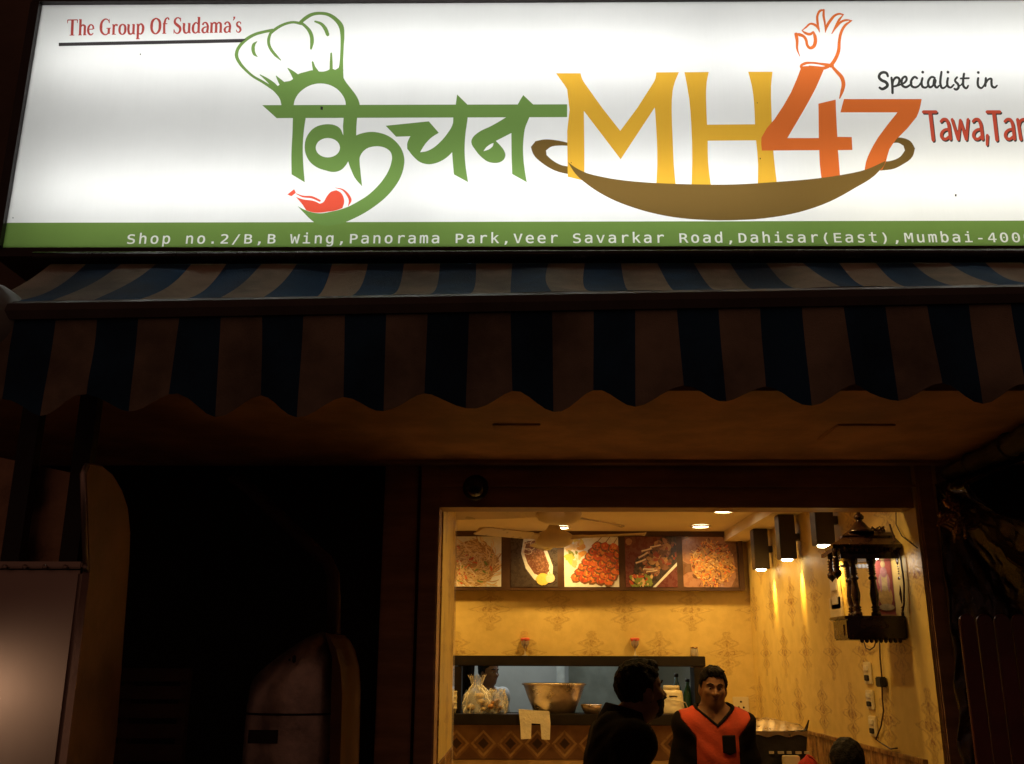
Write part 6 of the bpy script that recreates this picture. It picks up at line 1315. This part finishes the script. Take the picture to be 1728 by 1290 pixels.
def person(label, loc, H, yaw, skin, shirt_m, sleeve_m, trouser_m, hair_m, lean=0.0, hs=.135, head_yaw=0.0, head_pitch=0.0, head_tilt=0.0, sw=.112, h=.008, vneck=False, collar=False, beard=False, quiff=0.0, smile=0.0, sides=(1, 1), slender=1.0, bulk=1.0, pocket=None, trim_m=None, arms=None, rise=0.0, vz=.772, vslope=.62, drop=0.0, hrough=.014):
    t = thing('person', label, 'person', loc)
    pel = np.array([0, 0, .52])
    RL = rotx(lean)
    def up(p):                                       # leaning part of the body
        p = np.array(p, float); return pel + RL @ (p - pel)
    Rb = rotz(yaw)
    hc = up((0, -.012, 1 - hs * .5)); hc = np.array(hc)
    Rh = rotz(head_yaw) @ rotx(head_pitch) @ roty(head_tilt)
    sh = {s: up((s * sw, .005, .805 + rise - drop)) for s in (-1, 1)}
    A = arms or {}
    el = {s: up(A.get(('e', s), (s * (sw + .035), .012, .63 + rise))) for s in (-1, 1)}
    wr = {s: up(A.get(('w', s), (s * (sw + .04), -.035, .485 + rise))) for s in (-1, 1)}
    nb, nt_ = up((0, .012, .80 + rise)), hc + Rh @ (np.array([0, .06, -.22]) * hs)
    B = bulk
    def torso(P):
        d = ell(P, up((0, .004, .715 + rise * .8)), (.108 * B, .066 * B, .115 + rise * .3))
        d = smin(d, cap(P, up((-.03, .0, .60)), up((.03, .0, .60)), .068 * B, .068 * B), .05)
        d = smin(d, ell(P, pel + [0, .004, .0], (.092 * B, .066 * B, .07)), .04)
        d = smin(d, cap(P, sh[-1], sh[1], .036 * slender, .036 * slender), .05)
        for s in (-1, 1): d = smin(d, cap(P, nb + [0, 0, .025], sh[s] + [0, 0, .006], .032, .034 * slender), .03)
        return d
    def arm(P, s, hand=True):
        d = smin(cap(P, sh[s], el[s], .036 * slender, .029 * slender), cap(P, el[s], wr[s], .028 * slender, .019 * slender), .012)
        return d
    def hand(P, s):
        dv = (wr[s] - el[s]); dv = dv / np.linalg.norm(dv); fw = np.array([0, -1, 0]) - dv * -dv[1]; fw /= np.linalg.norm(fw); pn = np.cross(dv, fw)
        pc = wr[s] + dv * .030
        q = P - pc.astype(np.float32); L = np.stack([q @ dv, q @ fw, q @ pn], 1)
        d = ell(L, (0, 0, 0), (.034, .024, .013))
        for i, (o, ln) in enumerate(((-.017, .030), (-.006, .036), (.006, .039), (.017, .036))):
            a = np.array([.028, o, 0]); m_ = a + [ln * .55, 0, -.006 * s]; e_ = m_ + [ln * .45, 0, -.014 * s]
            d = smin(d, smin(cap(L, a, m_, .0068, .0062), cap(L, m_, e_, .0062, .005), .003), .004)
        d = smin(d, smin(cap(L, (-.01, .02, 0), (.012, .034, -.006 * s), .009, .0075), cap(L, (.012, .034, -.006 * s), (.034, .037, -.012 * s), .0075, .006), .003), .008)
        return d
    def legs(P):
        d = None
        for s in (-1, 1):
            g = smin(cap(P, (s * .048, 0, .50), (s * .055, -.012, .285), .058 * B, .037), cap(P, (s * .055, -.012, .285), (s * .057, .012, .05), .036, .022), .015)
            g = smin(g, cap(P, (s * .057, .02, .022), (s * .066, -.10, .018), .022, .018), .02)
            d = g if d is None else np.minimum(d, g)
        return d
    def neckhead(P):
        q = ((P - hc.astype(np.float32)) @ Rh.astype(np.float32)) / hs
        d = head_sdf(q, 1, smile) * hs
        return smin(d, cap(P, nb, nt_, .036, .033), .025)
    def clothed(P):
        d = torso(P)
        for s in (-1, 1): d = smin(d, arm(P, s), .02)
        return d
    def whole(P):
        d = smin(clothed(P), legs(P), .02)
        for s in (-1, 1): d = smin(d, hand(P, s), .01)
        return smin(d, neckhead(P), .018)
    def emitmesh(name, fn, lo, hi, m, par, step=None):
        v, f_ = nets(fn, np.array(lo), np.array(hi), (step or h) / H)
        if not len(f_): return None
        v = (v * H) @ Rb.T + np.array(loc)
        mb = MB(); mb.add([tuple(q) for q in v], f_.tolist(), 0, True)
        return mb.build(name, m, par, fixn=False)
    fw_ = -math.sin(lean) * -.5
    ylo, yhi = min(-.16, hc[1] - .13), max(.14, hc[1] + .12)
    xw = sw + .10
    body = emitmesh('body', whole, (-xw, ylo, -.005), (xw, yhi, 1.03), skin, t)
    # clothes
    tk_ = .0055
    nbz = nb[2]
    inv = RL.T
    def loc_up(P): return (P - pel.astype(np.float32)) @ RL.astype(np.float32) + pel.astype(np.float32)   # undo the lean
    def opening(P):                                  # where the neckline is cut away (negative inside)
        q = loc_up(P)
        r = np.sqrt((q[:, 0] / .048) ** 2 + ((q[:, 1] - .008) / .05) ** 2) - 1
        o = np.maximum(r * .048, .805 + rise - q[:, 2])
        if vneck:
            v = np.maximum(np.abs(q[:, 0]) - np.clip((q[:, 2] - vz) * vslope, -.05, .055), q[:, 1] - .0)
            o = np.minimum(o, v)
        return o
    def hemmed(P, tt):
        q = loc_up(P)
        wr_ = .0016 * np.sin(q[:, 2] * 75 + 4 * np.sin(q[:, 0] * 21 + 1)) * np.sin(q[:, 0] * 30 + q[:, 2] * 38) + .0016 * np.sin(q[:, 2] * 48 - np.abs(q[:, 0]) * 60)
        return np.maximum(np.maximum(clothed(P) - tt - wr_, .46 - q[:, 2]), -opening(P))
    def seam(P):                                     # positive on the sleeve side
        q = loc_up(P); return np.abs(q[:, 0]) - np.clip(sw * 1.2 + (q[:, 2] - .805 - rise) * .8, sw * .76, sw * 1.25) if sleeve_m is not shirt_m else np.abs(q[:, 0]) * 0 - 1
    clo, chi = (-xw, ylo, .38), (xw, yhi, .93)
    if sleeve_m is not shirt_m:
        emitmesh('shirt', lambda P: np.maximum(hemmed(P, tk_), seam(P)), clo, chi, shirt_m, t)
        for s in (-1, 1):
            emitmesh('sleeve', lambda P: np.maximum(np.maximum(hemmed(P, tk_ + .0004), -seam(P)), -P[:, 0] * s), clo, chi, sleeve_m, t)
    else:
        emitmesh('shirt', lambda P: hemmed(P, tk_), clo, chi, shirt_m, t)
    if trim_m is not None and vneck:
        emitmesh('neckline', lambda P: np.maximum(np.maximum(clothed(P) - tk_ - .0040, np.abs(opening(P) - .004) - .0055), .6 - P[:, 2]), (-.1, ylo, .7), (.1, yhi, .93), trim_m, t, h * .75)
    if pocket is not None:
        x0, x1, z0, z1 = pocket
        def pk_(P):
            q = loc_up(P); b_ = np.maximum(np.maximum(x0 - q[:, 0], q[:, 0] - x1), np.maximum(z0 + np.abs(q[:, 0] - (x0 + x1) / 2) * .35 - q[:, 2], q[:, 2] - z1))
            return np.maximum(np.maximum(clothed(P) - tk_ - .0045, b_), q[:, 1] + .02)
        emitmesh('pocket', pk_, (x0 - .02, ylo, z0 - .02), (x1 + .02, 0, z1 + .03), trim_m, t, h * .75)
    if collar:
        def col_(P):
            q = loc_up(P) - np.array([0, .010, .838 + rise], np.float32)
            r = np.sqrt((q[:, 0]) ** 2 + (q[:, 1]) ** 2); d = np.abs(r - .050 + q[:, 2] * .25 - .006 * np.sin(q[:, 0] * 50)) - .005
            return np.maximum(np.maximum(d, np.abs(q[:, 2]) - .026), -q[:, 1] - .045 + np.abs(q[:, 0]) * .0)
        emitmesh('collar', col_, (-.1, ylo, .74), (.1, yhi, .96), shirt_m, t, h * .8)
    emitmesh('trousers', lambda P: np.maximum(np.maximum(np.minimum(legs(P), ell(P, pel, (.093 * B, .067 * B, .07))) - .007, P[:, 2] - .50), .05 - P[:, 2]), (-.17, -.16, .0), (.17, .14, .56), trouser_m, t, max(h, .011))
    def hd(q): return (((q - hc.astype(np.float32)) @ Rh.astype(np.float32)) / hs)
    e = hs * .62
    hair = emitmesh('hair', lambda P: hair_sdf(hd(P), H * 7, .05, hrough, quiff) * hs, hc - e, hc + e, hair_m, t, h * .7)
    if beard:
        def bd(P):
            q = hd(P); d = head_sdf(q) - .022 - .006 * np.sin(q[:, 0] * 60) * np.sin(q[:, 2] * 55)
            return np.maximum(np.maximum(d, q[:, 2] + .17 + .0 * q[:, 1]), q[:, 1] - .05) * hs
        emitmesh('beard', bd, hc - e, hc + e, hair_m, t, h * .7)
    def hp(x, y, z): return np.array(loc) + Rb @ ((hc + Rh @ (np.array([x, y, z]) * hs)) * H)
    for s in (-1, 1):
        m = MB(); c = hp(s * .125, -.290, -.004); r = .050 * hs * H
        m.lathe([(r * math.sin(a * math.pi / 8) + 1e-6, -.5 * r * math.cos(a * math.pi / 8)) for a in range(9)], c, n=12, closed=False); ey = m.build('eye', mat('eye_white', (0.34, 0.28, 0.24), 0.35), t)
        m = MB(); c2 = hp(s * .125, -.322, -.006); r = .024 * hs * H
        m.lathe([(r * math.sin(a * math.pi / 6) + 1e-6, -.8 * r * math.cos(a * math.pi / 6)) for a in range(7)], c2, n=10, closed=False); m.build('iris', mat('dark_iris', (0.02, 0.012, 0.008), 0.2), ey)
        m = MB(); m.tube([hp(s * .055, -.385, .088), hp(s * .13, -.365, .118), hp(s * .215, -.29, .085)], [.016 * hs * H, .02 * hs * H, .008 * hs * H], n=6); m.build('eyebrow', hair_m, t)
    m = MB(); m.tube([hp(-.105, -.315, -.262 + smile), hp(-.05, -.35, -.28), hp(0, -.36, -.286), hp(.05, -.35, -.28), hp(.105, -.315, -.262 + smile)], [.006 * hs * H, .013 * hs * H, .015 * hs * H, .013 * hs * H, .006 * hs * H], n=6)
    m.build('mouth', mat('lip_line', (0.16, 0.05, 0.04), 0.5), t)
    return t

skin1 = mat('brown_skin', (0.22, 0.10, 0.05), 0.5, var=0.12, vscale=20)
skin2 = mat('darker_brown_skin', (0.16, 0.075, 0.045), 0.5, var=0.12, vscale=20)
hair_b = mat('black_hair', (0.006, 0.004, 0.0035), 0.6, var=0.4, vscale=60, bump=0.8, bscale=150, spec=0.15)
orange = mat('orange_red_jersey', (0.52, 0.062, 0.026), 0.85, var=0.12, vscale=14, bump=0.2, bscale=90)
blackcl = mat('black_jersey', (0.009, 0.006, 0.0055), 0.9, spec=0.1, var=0.3, vscale=12, bump=0.2, bscale=90)
navy = mat('dark_trousers', (0.03, 0.03, 0.04), 0.9, var=0.3)
YB_ = 4.7
q = aY(1209, 1200, YB_); top = aY(1217, 1127, YB_).z
person('smiling boy in orange red shirt with black sleeves and chest pocket', (q.x - .016, YB_, FLOOR), top - FLOOR, R(2), skin1, orange, blackcl, navy, hair_b, lean=R(1), hs=.120, sw=.088, slender=.86, bulk=.88, h=.0048, vneck=True, trim_m=blackcl, pocket=(.011, .054, .742, .800), rise=.036, vz=.830, vslope=1.15, drop=.014, hrough=.016, smile=.022, head_tilt=R(3), head_yaw=R(-3), head_pitch=R(3), quiff=0.4)
YM = 3.8
q = aY(1040, 1290, YM); top = aY(1082, 1119, YM).z
person('man in a plain black shirt seen from behind, head turned right', (q.x - .105, YM - .03, 0.02), top + 0.02, R(102), skin2, blackcl, blackcl, navy, hair_b, lean=R(17), hs=.130, sw=.090, h=.0065, collar=True, beard=True, quiff=0.8, head_pitch=R(-8), head_yaw=R(6), bulk=0.90, rise=.022, drop=.012)
q = aY(1427, 1243, 4.4)
person('black haired child seen from behind, only the crown showing at the bottom', (q.x, 4.4, FLOOR), q.z - .015 - FLOOR, R(170), skin1, mat('dark_shirt', (0.05, 0.03, 0.03), 0.9), mat('dark_shirt', (0.05, 0.03, 0.03), 0.9), navy, hair_b, hs=.165, sw=.105, h=.009)
q = aY(823, 1112, 7.9)
person('man in a pale shirt standing in the kitchen behind the bread bags', (q.x, 7.9, FLOOR), q.z - FLOOR, R(48), skin2, mat('grey_shirt', (0.35, 0.36, 0.36), 0.9), mat('grey_shirt', (0.35, 0.36, 0.36), 0.9), navy, hair_b, h=.010)
# dark cloth standing in for a second kitchen figure and a pale upright pipe
q = aY(789, 1150, 7.75); 
m = MB(); m.grid(lambda u, v: (q.x - .075 + .15 * u * (1 - .25 * v), 7.75 + .02 * math.sin(u * 14) * v, 1.95 - .62 * v), 24, 10); o = tag(m.build('figure_cloth', blackcl), 'dark cloth standing in for a second figure in the kitchen at the left end of the hatch', 'apron'); so = o.modifiers.new('thickness', 'SOLIDIFY'); so.thickness = 0.006
q = aY(946, 1150, 8.6)
m = MB(); m.box((q.x - .035, 8.58, FLOOR), (q.x + .035, 8.64, 2.89), bev=0.004); tag(m.build('door_jamb', mat('pale_blue_paint', (0.50, 0.58, 0.62), 0.4)), 'pale upright door edge in the kitchen above the metal tub', 'door frame')
q = aY(960, 1150, 8.7)
m = MB(); m.box((q.x, 8.7, FLOOR), (q.x + .75, 8.75, 2.5)); tag(m.build('kitchen_door', mat('dull_green_paint', (0.17, 0.2, 0.19), 0.5, var=0.2)), 'dull grey green kitchen door seen through the right of the hatch', 'door')
